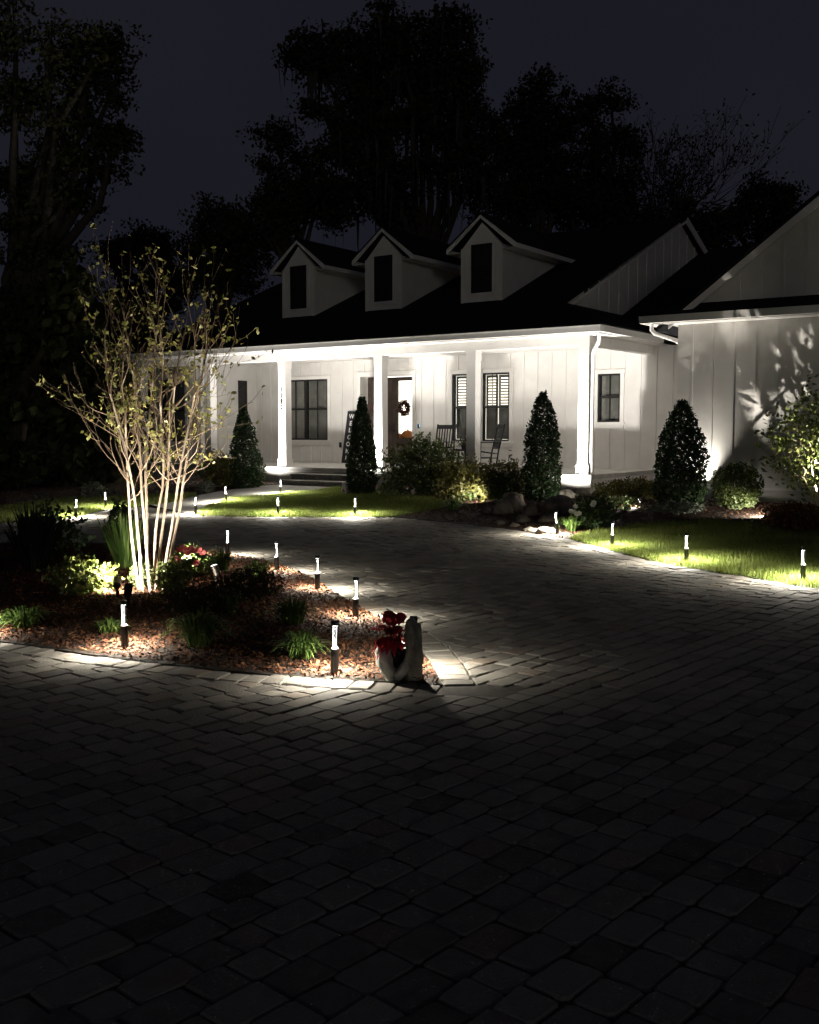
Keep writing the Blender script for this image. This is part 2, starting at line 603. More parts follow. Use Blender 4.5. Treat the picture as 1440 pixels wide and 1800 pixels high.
house_front_l = [hw(-7.9, -0.32), hw(-15.2, -0.32), hw(-16.5, -0.5)]
LAWN_C = lawn_c_front + list(reversed(lawn_c_back))[1:] + walk_r[:-1]
LAWN_R = lawn_r_front + list(reversed(lawn_r_back))[:-1]
_i = min(range(len(edge_ll)), key=lambda k: (edge_ll[k][0] - ground(350, 871)[0]) ** 2 + (edge_ll[k][1] - ground(350, 871)[1]) ** 2)
LAWN_L = edge_ll[:_i] + list(reversed(lawn_l_back))
BED_L = edge_ll[_i:] + [hw(-7.9, -1.1)] + house_front_l + [hw(-18, -3), (-14, 24.0)] + lawn_l_back[len(lawn_l_back) // 2:]
BED_C = bed_front + lawn_r_back[1:] + [hw(9.5, -0.9), hw(2.4, -0.9), hw(2.4, 3.3), hw(0.2, 3.3), hw(0.2, -0.3), hw(-5.85, -0.3), hw(-5.85, -1.15)] + list(lawn_c_back)
WALK = edge_ll[max(0, _i - 14):] + [hw(-7.9, -1.15), hw(-5.85, -1.15)] + walk_r
far_edge = edge_ll[:max(1, _i - 14)] + [walk_r[-1]] + lawn_c_front + bed_front[1:] + lawn_r_front[1:]
DRIVE = far_edge + [(14, 6), (14, -5), (-15, -5), (-15, far_edge[0][1])]


def bed_height(X, Y, poly, h, ramp_w):
    P = np.stack([np.atleast_1d(X), np.atleast_1d(Y)], axis=1)
    d, _ = dist_poly(P, poly)
    return np.where(inside(P, poly), h * sstep(0.02, ramp_w, d), 0.0)


def ground_z(X, Y):
    scalar = np.isscalar(X)
    X1, Y1 = np.atleast_1d(np.asarray(X, float)), np.atleast_1d(np.asarray(Y, float))
    z = gz(X1, Y1)
    z = z + bed_height(X1, Y1, ISLAND, 0.10, 1.3)
    z = z + bed_height(X1, Y1, BED_C, 0.09, 1.5)
    z = z + bed_height(X1, Y1, BED_L, 0.06, 1.0)
    return float(z[0]) if scalar else z


def at(px, py):
    """point of the garden surface seen at a pixel of the photograph"""
    x, y = ground(px, py, ground_z)
    return Vector((x, y, ground_z(x, y)))


def sheet(name, poly, m, dz, zf, cell=0.3):
    """a ground sheet that fills an outline and follows the height function"""
    bm = bmesh.new()
    vs = [bm.verts.new((p[0], p[1], 0)) for p in poly]
    f = bm.faces.new(vs)
    bmesh.ops.triangulate(bm, faces=[f])
    xs = [p[0] for p in poly]
    ys = [p[1] for p in poly]
    for ax, lo, hi in ((0, min(xs), max(xs)), (1, min(ys), max(ys))):
        k = lo + cell
        while k < hi:
            no = (1, 0, 0) if ax == 0 else (0, 1, 0)
            bmesh.ops.bisect_plane(bm, geom=bm.verts[:] + bm.edges[:] + bm.faces[:], plane_co=(k, k, 0), plane_no=no)
            k += cell
    bmesh.ops.recalc_face_normals(bm, faces=bm.faces)
    bm.verts.ensure_lookup_table()
    Z = zf(np.array([v.co.x for v in bm.verts]), np.array([v.co.y for v in bm.verts]))
    for v, z in zip(bm.verts, Z):
        v.co.z = z + dz
    if bm.faces and sum(f.normal.z for f in bm.faces) < 0:
        bmesh.ops.reverse_faces(bm, faces=bm.faces)
    me = bpy.data.meshes.new(name)
    bm.to_mesh(me)
    bm.free()
    return structure(place(name, me, m))


# ------------------------------------------------------------------ ground
gx = np.array([-600, -250, -120, -60] + list(np.arange(-30, 30.1, 1.0)) + [60, 120, 250, 600])
gy = np.array([-300, -100, -30] + list(np.arange(-8, 60.1, 1.0)) + [120, 250, 900])
GX, GY = np.meshgrid(gx, gy, indexing='ij')
GZ = gz(GX, GY) - 0.06
V = np.stack([GX, GY, GZ], axis=2).reshape(-1, 3)
ny = len(gy)
ii, jj = np.meshgrid(np.arange(len(gx) - 1), np.arange(ny - 1), indexing='ij')
a = (ii * ny + jj).ravel()
F = np.stack([a, a + ny, a + ny + 1, a + 1], axis=1)
structure(place('terrain', np_mesh('terrain', V, F), M['terrain']))

drive = sheet('driveway', DRIVE, M['joint'], -0.010, lambda X, Y: 0 * X, 2.0)
sheet('lawn', LAWN_C, M['turf'], 0.0, gz, 0.5)
sheet('lawn', LAWN_R, M['turf'], 0.0, gz, 0.5)
sheet('lawn', LAWN_L, M['turf'], 0.0, gz, 0.5)
sheet('walkway', WALK, M['walk'], 0.006, gz, 0.5)
sheet('mulch_bed', ISLAND, M['soil'], 0.004, ground_z, 0.3)
sheet('mulch_bed', BED_C, M['soil'], 0.004, ground_z, 0.3)
sheet('mulch_bed', BED_L, M['soil'], 0.004, ground_z, 0.3)


# pavers: every one a tumbled block; the largest in view are parts of the drive, the rest one joined part
def clip_half(poly, p, n):
    out = []
    for i in range(len(poly)):
        a, b = poly[i], poly[(i + 1) % len(poly)]
        da = (a[0] - p[0]) * n[0] + (a[1] - p[1]) * n[1]
        db = (b[0] - p[0]) * n[0] + (b[1] - p[1]) * n[1]
        if da >= 0:
            out.append(a)
        if (da >= 0) != (db >= 0):
            t = da / (da - db)
            out.append((a[0] + (b[0] - a[0]) * t, a[1] + (b[1] - a[1]) * t))
    return out


def area(poly):
    return 0.5 * sum(poly[i][0] * poly[(i + 1) % len(poly)][1] - poly[(i + 1) % len(poly)][0] * poly[i][1] for i in range(len(poly)))


def paver_geo(poly, h, tilt, gap=0.0022):
    if area(poly) < 0:
        poly = poly[::-1]
    rp = []
    m_ = len(poly)
    for i in range(m_):
        a_, b_, c_ = poly[i - 1], poly[i], poly[(i + 1) % m_]
        for e_ in (a_, c_):
            l = math.hypot(e_[0] - b_[0], e_[1] - b_[1]) + 1e-9
            k = min(0.3, 0.012 * (0.5 + 1.1 * float(rng.random())) / l)
            rp.append((b_[0] + (e_[0] - b_[0]) * k, b_[1] + (e_[1] - b_[1]) * k))
    poly = rp
    n = len(poly)
    cx = sum(p[0] for p in poly) / n
    cy = sum(p[1] for p in poly) / n
    V = []
    for ins, z in ((gap, -0.014), (gap, -0.007), (gap + 0.007, 0.0)):
        for p in poly:
            dx, dy = p[0] - cx, p[1] - cy
            l = math.hypot(dx, dy) + 1e-9
            k = max(0.3, 1 - ins * 1.35 / l)
            x, y = cx + dx * k, cy + dy * k
            zz = z + h + (tilt[0] * dx + tilt[1] * dy if z > -0.01 else 0)
            V.append((x, y, zz))
    F = []
    for r in range(2):
        for i in range(n):
            j = (i + 1) % n
            F.append((r * n + i, r * n + j, (r + 1) * n + j, (r + 1) * n + i))
    F.append(tuple(range(2 * n, 3 * n)))
    return V, F


BORDER = 0.21
pavers = []
TH = math.radians(40.6)
D1 = np.array([math.sin(TH), math.cos(TH)])
D2 = np.array([-math.cos(TH), math.sin(TH)])
isl_arr, drv_arr = np.array(ISLAND), np.array(DRIVE)
row = 0
quads = []
b = 0.142
for j in range(-120, 185):
    c = j * b
    t = -25 + rng.random() * 0.3
    while t < 25:
        L = (0.142, 0.215, 0.215, 0.178)[int(rng.integers(0, 4))]
        ctr = D1 * (t + L / 2) + D2 * (c + b / 2)
        if 1.6 < ctr[1] < 19 and abs(ctr[0]) < 0.3936 * ctr[1] + 1.6:
            q = [tuple(D1 * u + D2 * v) for u, v in ((t, c), (t + L, c), (t + L, c + b), (t, c + b))]
            quads.append((tuple(ctr), q))
        t += L
C0 = np.array([q[0] for q in quads])
in_d = inside(C0, DRIVE)
d_i, k_i = dist_poly(C0, ISLAND)
in_i = inside(C0, ISLAND)
d_f, k_f = dist_poly(C0, far_edge, closed=False)


def half_of(poly_pts, k, centre_sign_pt, off):
    A = np.array(poly_pts[k])
    B = np.array(poly_pts[(k + 1) % len(poly_pts)])
    d = B - A
    d /= np.linalg.norm(d) + 1e-9
    n = np.array([-d[1], d[0]])
    return A, n


isl_ccw = area(ISLAND) > 0
for i, (c, q) in enumerate(quads):
    ok_d = in_d[i] or d_f[i] < 0.2
    if not ok_d:
        continue
    if in_i[i] and d_i[i] > 0.05:
        continue
    p = q
    if d_i[i] < BORDER + 0.25:
        A, n = half_of(ISLAND, k_i[i], None, 0)
        n = -n if isl_ccw else n
        p = clip_half(p, A + n * BORDER, n)
    if len(p) > 2 and d_f[i] < BORDER + 0.25:
        A, n = half_of(far_edge, k_f[i], None, 0)
        n = -n if n[1] > 0 else n
        p = clip_half(p, A + n * BORDER, n)
    if len(p) < 3 or abs(area(p)) < 0.004:
        continue
    pavers.append(p)


def border(line, side):
    pts = np.array(line)
    seg = np.hypot(*(pts[1:] - pts[:-1]).T)
    s = np.concatenate([[0], np.cumsum(seg)])
    k = int(s[-1] / 0.135)
    T = np.linspace(0, s[-1], k + 1)
    X = np.interp(T, s, pts[:, 0])
    Y = np.interp(T, s, pts[:, 1])
    out = []
    nr = []
    for i in range(k + 1):
        d = np.array([X[min(i + 1, k)] - X[max(i - 1, 0)], Y[min(i + 1, k)] - Y[max(i - 1, 0)]])
        d /= np.linalg.norm(d) + 1e-9
        nr.append(np.array([-d[1], d[0]]) * side)
    for i in range(k):
        a0, a1 = np.array([X[i], Y[i]]), np.array([X[i + 1], Y[i + 1]])
        c = (a0 + a1) / 2
        if not (1.6 < c[1] < 19.5 and abs(c[0]) < 0.3936 * c[1] + 1.6):
            continue
        out.append([tuple(a0), tuple(a1), tuple(a1 + nr[i + 1] * BORDER), tuple(a0 + nr[i] * BORDER)])
    return out


edging = border(isl_front, -1) + border(isl_right, -1) + border(far_edge, -1)
edge_ids = {id(p) for p in edging}
pavers += edging


def paver_key(p):
    cx = sum(a[0] for a in p) / len(p)
    cy = sum(a[1] for a in p) / len(p)
    px = 720 + FPX * cx / cy
    vis = -30 < px < 1470 and cy > 2.65
    return (0 if vis else 1, cy * cy / max(abs(area(p)), 1e-4) ** 0.5)


pavers.sort(key=paver_key)
joined = MB()
for i, p in enumerate(pavers):
    h = float(rng.normal(0, 0.0022))
    tl = rng.normal(0, 0.016, 2)
    jit = [(a[0] + float(rng.normal(0, 0.0035)), a[1] + float(rng.normal(0, 0.0035))) for a in p]
    V, F = paver_geo(jit, h, tl, 0.0055 if id(p) in edge_ids else 0.0022)
    r = float(np.clip(rng.normal(0.5, 0.23), 0, 1))
    if i < 300:
        MB().add(V, F, r).obj('paver', M['paver'], drive)
    else:
        joined.add(V, F, r)
o = joined.obj('pavers', M['paver'], drive)
o['kind'] = 'stuff'


# grass
def scatter(poly, n):
    P = np.array(poly)
    lo, hi = P.min(0), P.max(0)
    out = []
    got = 0
    while got < n:
        q = lo + rng.random((n * 2, 2)) * (hi - lo)
        q = q[inside(q, poly)]
        out.append(q)
        got += len(q)
        if len(q) == 0:
            break
    return np.concatenate(out)[:n]


def in_view(q, m=1.5):
    return q[(np.abs(q[:, 0]) < 0.3936 * q[:, 1] + m) & (q[:, 1] > 1.5)]


def grass(poly, dens, h0):
    A = abs(area(poly))
    q = in_view(scatter(poly, int(A * dens)), 2.6)
    n = len(q)
    patch = np.array([mnoise.noise(Vector((x * 1.7, y * 1.7, 0))) for x, y in q])
    h = h0 * (0.55 + 0.9 * rng.random(n)) * (1 + 0.35 * patch)
    ang = rng.random(n) * 2 * PI
    lean = rng.random(n) * 0.6 * h
    wd = 0.0035 + 0.003 * rng.random(n)
    z = gz(q[:, 0], q[:, 1])
    dx, dy = np.cos(ang), np.sin(ang)
    a2 = rng.random(n) * 2 * PI
    b0 = np.stack([q[:, 0] - dx * wd, q[:, 1] - dy * wd, z - 0.005], 1)
    b1 = np.stack([q[:, 0] + dx * wd, q[:, 1] + dy * wd, z - 0.005], 1)
    t = np.stack([q[:, 0] + np.cos(a2) * lean, q[:, 1] + np.sin(a2) * lean, z + h], 1)
    V = np.stack([b0, b1, t], 1).reshape(-1, 3)
    F = np.arange(3 * n).reshape(n, 3)
    r = np.clip(rng.normal(0.48, 0.2, n) + 0.3 * patch, 0, 1)
    return place('grass', np_mesh('grass', V, F, r), M['grass'])


tag(grass(LAWN_C, 2600, 0.055), 'mown green grass of the lawn between walkway and porch shrubs', 'grass', kind='stuff')
tag(grass(LAWN_R, 2600, 0.055), 'mown green grass of the lawn in front of the white gabled wing', 'grass', kind='stuff')
tag(grass(LAWN_L, 1800, 0.055), 'mown green grass beside the dark woods left of the walkway', 'grass', kind='stuff')


def mulch(poly, dens, label, lim=1e9):
    A = abs(area(poly))
    q = in_view(scatter(poly, int(A * dens)), 0.8)
    d, _ = dist_poly(q, poly)
    q = q[d > 0.02 + 0.0 * d]
    if len(q) > lim:
        q = q[rng.permutation(len(q))[:lim]]
    n = len(q)
    z = ground_z(q[:, 0], q[:, 1])
    L = 0.012 + 0.030 * rng.random(n) ** 2.0
    W = L * (0.22 + 0.35 * rng.random(n))
    d = unit(n)
    d[:, 2] *= 0.45
    d /= np.linalg.norm(d, axis=1, keepdims=True)
    up = unit(n) * 0.55 + np.array([0, 0, 1.0])
    s = np.cross(d, up)
    s /= np.linalg.norm(s, axis=1, keepdims=True) + 1e-9
    nn = np.cross(s, d)
    c = np.stack([q[:, 0], q[:, 1], z + 0.006 + 0.022 * rng.random(n)], 1)
    L, W = L[:, None], W[:, None]
    bend = nn * L * (rng.random(n)[:, None] - 0.3) * 0.35
    V = np.stack([c - d * L / 2 - s * W / 2, c - d * L / 2 + s * W / 2, c + s * W / 2 + bend, c - s * W / 2 + bend,
                  c + d * L / 2 + s * W / 2.6, c + d * L / 2 - s * W / 3], 1).reshape(-1, 3)
    k = np.arange(n)[:, None] * 6
    F = np.concatenate([k + np.array([[0, 1, 2, 3]]), k + np.array([[3, 2, 4, 5]])])
    r = np.clip(rng.normal(0.42, 0.24, n), 0, 1)
    o = place('mulch', np_mesh('mulch', V, F, np.concatenate([r, r])), M['mulch'])
    return tag(o, label, 'mulch', kind='stuff')


mulch(ISLAND, 3300, 'red brown bark chips covering the planting island in the drive', 150000)
mulch(BED_C, 900, 'red brown bark chips covering the bed below the porch and wing', 50000)
mulch(BED_L, 600, 'red brown bark chips left of the porch steps', 20000)

# ------------------------------------------------------------------ house
house = thing('house', 'white board and batten farmhouse with lit porch, dark roof and three dormers', 'house',
              (HO[0], HO[1], 0), math.radians(-35))
WZ0, WZ1 = 0.40, 3.56
FLOOR = 0.57
PW = 3.4


def rect_wall(mb, x0, x1, z0, z1, y0, y1, holes):
    """wall along x with rectangular openings, made of butted boxes"""
    xs = sorted({x0, x1} | {h[0] for h in holes} | {h[1] for h in holes})
    for i in range(len(xs) - 1):
        a, b_ = xs[i], xs[i + 1]
        if b_ - a < 1e-6:
            continue
        cuts = sorted([(h[2], h[3]) for h in holes if h[0] <= a + 1e-6 and h[1] >= b_ - 1e-6])
        z = z0
        for c0, c1 in cuts:
            if c0 > z + 1e-6:
                mb.box(a, b_, y0, y1, z, c0)
            z = max(z, c1)
        if z1 > z + 1e-6:
            mb.box(a, b_, y0, y1, z, z1)


def px_rect(xa, ya, xb, yb, p=PW):
    x0, zt = lw(xa, ya, p)
    x1, _ = lw(xb, ya, p)
    _, zb = lw((xa + xb) / 2, yb, p)
    return [x0, x1, zb, zt]


w_left_a = px_rect(500, 668, 535, 773)
w_left_b = px_rect(537, 667, 576.5, 773)
w_sh_a = px_rect(795.5, 657.5, 843.5, 775.5)
w_sh_b = px_rect(848, 656, 896.5, 775.5)
w_small = px_rect(1052, 657.5, 1091.5, 742)
hd = w_sh_b[3]
w_left_a[1] = w_left_b[0] - 0.002
for w_ in (w_left_a, w_left_b, w_sh_a):
    w_[3] = hd
w_left_a[2] = w_left_b[2] = w_sh_a[2] = w_sh_b[2]
d_x0, d_zt = lw(634, 661, PW)
d_x1, _ = lw(725.5, 660, PW)
door_hole = [d_x0, d_x1, FLOOR, hd + 0.02]
XR = 2.70
holes = [w_left_a, w_left_b, w_sh_a, w_sh_b, w_small, door_hole]

wall = MB()
rect_wall(wall, -12.9, XR, WZ0, WZ1, PW, PW + 0.2, holes)
wall.box(-13.1, -12.9, 1.2, PW, WZ0, WZ1)
bay_win = [-14.55, -13.55, 1.2, hd]
rect_wall(wall, -15.0, -12.9, WZ0, WZ1, 1.0, 1.2, [bay_win])
wall.box(-15.0, -14.8, 1.2, 12.0, WZ0, WZ1)
wall = wall.obj('wall', M['siding'], house)

bat_mesh = MB().box(-0.024, 0.024, -0.019, 0.0, 0, 1).mesh('batten')
bat_side = MB().box(0.0, 0.019, -0.024, 0.024, 0, 1).mesh('batten')


def batten(x, z0, z1, y, parent, side=False):
    if z1 - z0 < 0.08:
        return
    o = place('batten', bat_side if side else bat_mesh, M['siding'], parent)
    o.location = (x, y, z0)
    o.scale = (1, 1, z1 - z0)


TR = 0.10          # casing width round openings
x = -12.72
while x < XR:
    z = WZ0 + 0.14
    for h in sorted(holes, key=lambda h: h[2]):
        if h[0] - TR - 0.03 < x < h[1] + TR + 0.03:
            batten(x, z, h[2] - (0.16 if h is not door_hole else 0), PW, wall)
            z = h[3] + TR + 0.03
    batten(x, z, WZ1, PW, wall)
    x += 0.405
for y in np.arange(1.3, 3.3, 0.405):
    if abs(y - 2.75) > 0.3:
        batten(-12.9, WZ0 + 0.14, WZ1, y, wall, True)
for x in (-14.7, -13.35, -13.05):
    batten(x, WZ0 + 0.14, WZ1, 1.0, wall)

skirt = MB()
skirt.box(-12.86, XR, PW - 0.03, PW, WZ0, WZ0 + 0.14)
skirt.box(-12.9, -12.87, 1.0, PW - 0.03, WZ0, WZ0 + 0.14)
skirt.box(0.25, XR, PW - 0.05, PW + 0.02, WZ0 - 0.06, WZ0 - 0.002)
skirt.obj('base_trim', M['trim'], house)

found = MB()
found.box(0.26, XR, PW + 0.02, PW + 0.2, -0.1, WZ0 - 0.002)
found.box(-15.0, 0.25, -0.22, -0.02, -0.1, FLOOR - 0.09)
found.box(0.06, 0.25, -0.02, PW, -0.1, FLOOR - 0.09)
found.obj('foundation', M['stucco'], house)
porch = MB().box(-15.05, 0.28, -0.27, PW, FLOOR - 0.09, FLOOR)
porch = porch.obj('porch_floor', M['concrete'], house)

for z1, y0 in ((0.423, -0.68), (0.277, -1.08)):
    s = MB()
    s.box(-7.88, -5.9, y0, -0.225 if z1 > 0.3 else -0.69, -0.05, z1 - 0.05)
    s.box(-7.90, -5.88, y0 - 0.03, -0.275 if z1 > 0.3 else -0.72, z1 - 0.05, z1)
    s.obj('step', M['step'], house)

# columns
beamz = 3.36
COLX = [0.0, -2.845, -5.526, -8.688, -11.46, -14.31]
col_sh = MB().box(-0.12, 0.12, -0.12, 0.12, FLOOR + 0.2, beamz - 0.22).mesh('column')
cap_me = MB().box(-0.130, 0.130, -0.130, 0.130, beamz - 0.22, beamz - 0.05).box(-0.142, 0.142, -0.142, 0.142, beamz - 0.05, beamz - 0.001).mesh('capital')
bas_me = MB().box(-0.145, 0.145, -0.145, 0.145, FLOOR + 0.001, FLOOR + 0.2).mesh('column_base')
columns = []
for x in COLX:
    c = place('column', col_sh, M['trim'], house)
    c.location = (x, 0, 0)
    place('capital', cap_me, M['trim'], c)
    place('column_base', bas_me, M['trim'], c)
    columns.append(c)


def glyph(name, ch, size, m, parent, loc, rot=(PI / 2, 0, 0), depth=0.004, sx=1.0, shear=0.0):
    cu = bpy.data.curves.new(name, 'FONT')
    cu.body = ch
    cu.size = size
    cu.extrude = depth
    cu.align_x = 'CENTER'
    cu.offset = size * 0.012
    cu.resolution_u = 3
    cu.materials.append(m)
    tmp = bpy.data.objects.new('outline', cu)
    col.objects.link(tmp)
    bpy.context.view_layer.update()
    me = bpy.data.meshes.new_from_object(tmp.evaluated_get(bpy.context.evaluated_depsgraph_get()))
    bpy.data.objects.remove(tmp)
    o = place(name, me, m, parent)
    o.location = loc
    o.rotation_euler = rot
    o.scale = (sx, 1, 1)
    return o


for i, chv in enumerate('1182'):
    _, zt = lw(497, 680.5 + 10.4 * i, -0.12)
    glyph('digit', chv, 0.165, M['black'], columns[3], (-0.01, -0.126, zt - 0.118))

bm_ = MB()
bm_.box(-15.1, 0.145, -0.145, 0.12, beamz, WZ1)
bm_.box(-0.12, 0.145, 0.12, PW, beamz, WZ1)
bm_.box(-15.1, -14.86, 0.12, 1.0, beamz, WZ1)
bm_.obj('porch_beam', M['trim'], house)
so = MB()
so.box(-15.62, 0.50, -0.50, PW, WZ1 + 0.001, WZ1 + 0.03)
so.box(0.03, 0.50, PW, 6.5, WZ1 + 0.001, WZ1 + 0.03)
so.obj('soffit', M['trim'], house)


def gutter(pts, w_=0.11, h_=0.12, z=3.585):
    mb = MB()
    for a, b_ in zip(pts[:-1], pts[1:]):
        mb.beam((a[0], a[1], z + h_ / 2), (b_[0], b_[1], z + h_ / 2), w_, h_)
        mb.beam((a[0], a[1], z + h_ + 0.008), (b_[0], b_[1], z + h_ + 0.008), w_ + 0.03, 0.015)
    return mb.obj('gutter', M['trim'], house)


gutter([(-15.72, -0.555), (0.61, -0.555)])
gutter([(0.555, -0.49), (0.555, 2.9)])

ds = MB()
ds.tube([(0.44, -0.30, 3.58), (0.44, -0.30, 3.44), (0.40, -0.26, 3.38), (0.20, -0.06, 3.22), (0.165, -0.02, 3.14), (0.165, -0.02, 0.30)], 0.042, 8)
ds.obj('downspout', M['trim'], house, True)

# roof
SL = 0.42
E0 = 3.755
yr = 8.57
zr = E0 + SL * (yr + 0.62)


def zf_(y):
    return E0 + SL * (y + 0.62)


XG = -1.0
XL = -14.1
rf = MB()
rf.slab([(-15.75, -0.62, E0), (0.62, -0.62, E0), (XG, XG * -1 + 0.0, zf_(1.0)), (XG, yr, zr), (XL, yr, zr), (XL, 1.03, zf_(1.03))], 0.03)
rf.slab([(XG, yr, zr), (XG, 17.76, E0), (XL, 17.76, E0), (XL, yr, zr)], 0.10)
rf.slab([(0.62, -0.62, E0), (0.62, 9.0, E0), (XG, 9.0, zf_(1.0)), (XG, 1.0, zf_(1.0))], 0.028)
rf.slab([(-15.75, -0.62, E0), (XL, 1.03, zf_(1.03)), (XL, 14, zf_(1.03)), (-15.75, 14, E0)], 0.028)
rf.slab([(XG - 0.2, 2.9, E0 + 0.01), (8.0, 2.9, E0 + 0.01), (8.0, 10.6, E0 + SL * 7.7), (XG - 0.2, 10.6, E0 + SL * 7.7)], 0.09)
rf.slab([(XG + 0.02, 10.6, E0 + SL * 7.7 - 0.02), (8.0, 10.6, E0 + SL * 7.7 - 0.02), (8.0, 18.0, E0), (XG + 0.02, 18.0, E0)], 0.09)
roof = recalc(rf.obj('roof', M['roof'], house))

gw = MB()
gw.prism([(XG - 0.2, 1.1, zf_(1.1) - 0.35), (XG - 0.2, 15.9, zf_(1.1) - 0.35), (XG - 0.2, yr, zr - 0.13)], (-0.15, 0, 0))
gw = recalc(gw.obj('gable_wall', M['siding'], house))
for y in np.arange(2.0, 14.0, 0.6):
    zt = zf_(y) if y < yr else zr - SL * (y - yr)
    batten(XG - 0.2, zf_(1.0), zt - 0.16, y, gw, True)
bb = MB()
bb.beam((XG + 0.012, 1.0, zf_(1.0) - 0.13), (XG + 0.012, yr, zr - 0.13), 0.02, 0.07)
bb.beam((XG + 0.015, yr, zr - 0.11), (XG + 0.015, 17.7, E0 - 0.10), 0.03, 0.2)
bb.obj('bargeboard', M['trim'], house)

# dormers
DP = 1.66
for xc in (-3.64, -6.66, -9.62):
    dz0, dze, dza = 4.45, 6.02, 6.80
    hwid = 0.60
    d = MB()
    wz0, wz1 = 4.93, 6.12
    rect_wall(d, xc - hwid, xc + hwid, dz0, dze, DP, DP + 0.12, [[xc - 0.305, xc + 0.305, wz0, dze]])
    d.prism([(xc - hwid, DP, dze), (xc - 0.305, DP, dze), (xc - 0.305, DP, wz1), (xc + 0.305, DP, wz1), (xc + 0.305, DP, dze),
             (xc + hwid, DP, dze), (xc, DP, dza - 0.16)], (0, 0.12, 0))
    d.box(xc + hwid - 0.1, xc + hwid, DP + 0.12, 6.2, dz0, dze + 0.05)
    d.box(xc - hwid, xc - hwid + 0.1, DP + 0.12, 6.2, dz0, dze + 0.05)
    d = d.obj('dormer', M['siding'], house)
    fr = MB()
    a0, a1 = xc - 0.305, xc + 0.305
    for q in ((a0, a0 + 0.05, wz0, wz1), (a1 - 0.05, a1, wz0, wz1), (a0 + 0.05, a1 - 0.05, wz0, wz0 + 0.05),
              (a0 + 0.05, a1 - 0.05, wz1 - 0.05, wz1), (a0 + 0.05, a1 - 0.05, 5.50, 5.55)):
        fr.box(q[0], q[1], DP - 0.012, DP + 0.06, q[2], q[3])
    fr.obj('window_frame', M['black'], d)
    MB().box(a0 + 0.05, a1 - 0.05, DP + 0.02, DP + 0.03, wz0 + 0.05, wz1 - 0.05).obj('pane', M['black'], d)
    cs = MB()
    for q in ((a0 - 0.09, a0, wz0, wz1 - 0.001), (a1, a1 + 0.09, wz0, wz1 - 0.001), (a0 - 0.09, a1 + 0.09, wz0 - 0.09, wz0)):
        cs.box(q[0], q[1], DP - 0.025, DP - 0.001, q[2], q[3])
    for q in (-1, 1):
        cs.box(*sorted((xc + q * hwid, xc + q * (hwid - 0.09))), DP - 0.022, DP - 0.001, dz0 + 0.06, dze + 0.02)
    cs.obj('casing', M['siding'], d)
    y0 = DP - 0.07
    rd = MB()
    ov = 1.0
    rd.slab([(xc - ov, y0, 6.12), (xc, y0, 6.88), (xc, 7.4, 6.88), (xc - ov, 7.4, 6.12)], 0.07)
    rd.slab([(xc, y0, 6.88), (xc + ov, y0, 6.12), (xc + ov, 7.4, 6.12), (xc, 7.4, 6.88)], 0.07)
    recalc(rd.obj('dormer_roof', M['roof'], d))
    fc = MB()
    for q in (-1, 1):
        fc.prism([(xc, y0 - 0.015, 6.815), (xc + q * ov, y0 - 0.015, 6.055), (xc + q * ov, y0 - 0.015, 5.95), (xc + q * (ov - 0.05), y0 - 0.015, 5.95), (xc, y0 - 0.015, 6.735)], (0, 0.02, 0))
        fc.box(*sorted((xc + q * (ov - 0.001), xc + q * (ov - 0.03))), y0 + 0.006, 6.0, 5.94, 6.06)
        fc.box(*sorted((xc + q * (hwid + 0.001), xc + q * (ov - 0.031))), y0 + 0.006, 6.0, 5.94, 5.96)
    fc = recalc(fc.obj('fascia', M['siding'], d))
    gb = MB()
    gb.prism([(xc - ov + 0.13, y0 + 0.02, 5.935), (xc + ov - 0.13, y0 + 0.02, 5.935), (xc, y0 + 0.02, 6.72)], (0, 0.03, 0))

# garage wing
GX0, GY0, GX1 = 2.375, -0.864, 11.5
g = MB()
g.box(GX0, GX1, GY0, GY0 + 0.2, 0.42, 3.58)
g.box(GX0, GX0 + 0.2, GY0 + 0.2, 12.0, 0.42, 3.58)
g = g.obj('wall', M['siding'], house)
x = GX0 + 0.29
while x < 6.4:
    batten(x, 0.44, 3.56, GY0, g)
    g.children[-1].scale.y = 0.5
    x += 0.405
fo = MB()
fo.box(GX0 + 0.02, GX1, GY0 + 0.02, GY0 + 0.2, -0.1, 0.419)
fo.obj('foundation', M['stucco'], house)
sk = MB()
sk.box(GX0 - 0.01, GX1, GY0 - 0.03, GY0 + 0.001, 0.40, 0.44)
sk.obj('base_trim', M['trim'], house)
gp = MB()
gp.box(1.86, GX1, GY0 - 0.45, GY0 - 0.002, 3.585, 3.61)
gp.box(1.86, GX0 - 0.002, GY0 - 0.002, 5.0, 3.585, 3.61)
gp.obj('soffit', M['trim'], house)
gutter([(1.79, GY0 - 0.505), (GX1, GY0 - 0.505)], z=3.60)
gutter([(1.845, GY0 - 0.44), (1.845, 2.8)], z=3.60)
dd = MB()
dd.tube([(2.0, GY0 - 0.42, 3.6), (2.0, GY0 - 0.42, 3.47), (2.04, GY0 - 0.36, 3.41), (2.27, GY0 + 0.2, 3.30), (2.32, GY0 + 0.32, 3.2), (2.32, GY0 + 0.32, 0.3)], 0.042, 8)
dd.obj('downspout', M['trim'], house, True)
XA = 6.75
SG = 0.75


def zg(x):
    return 3.80 + SG * (x - 2.4)


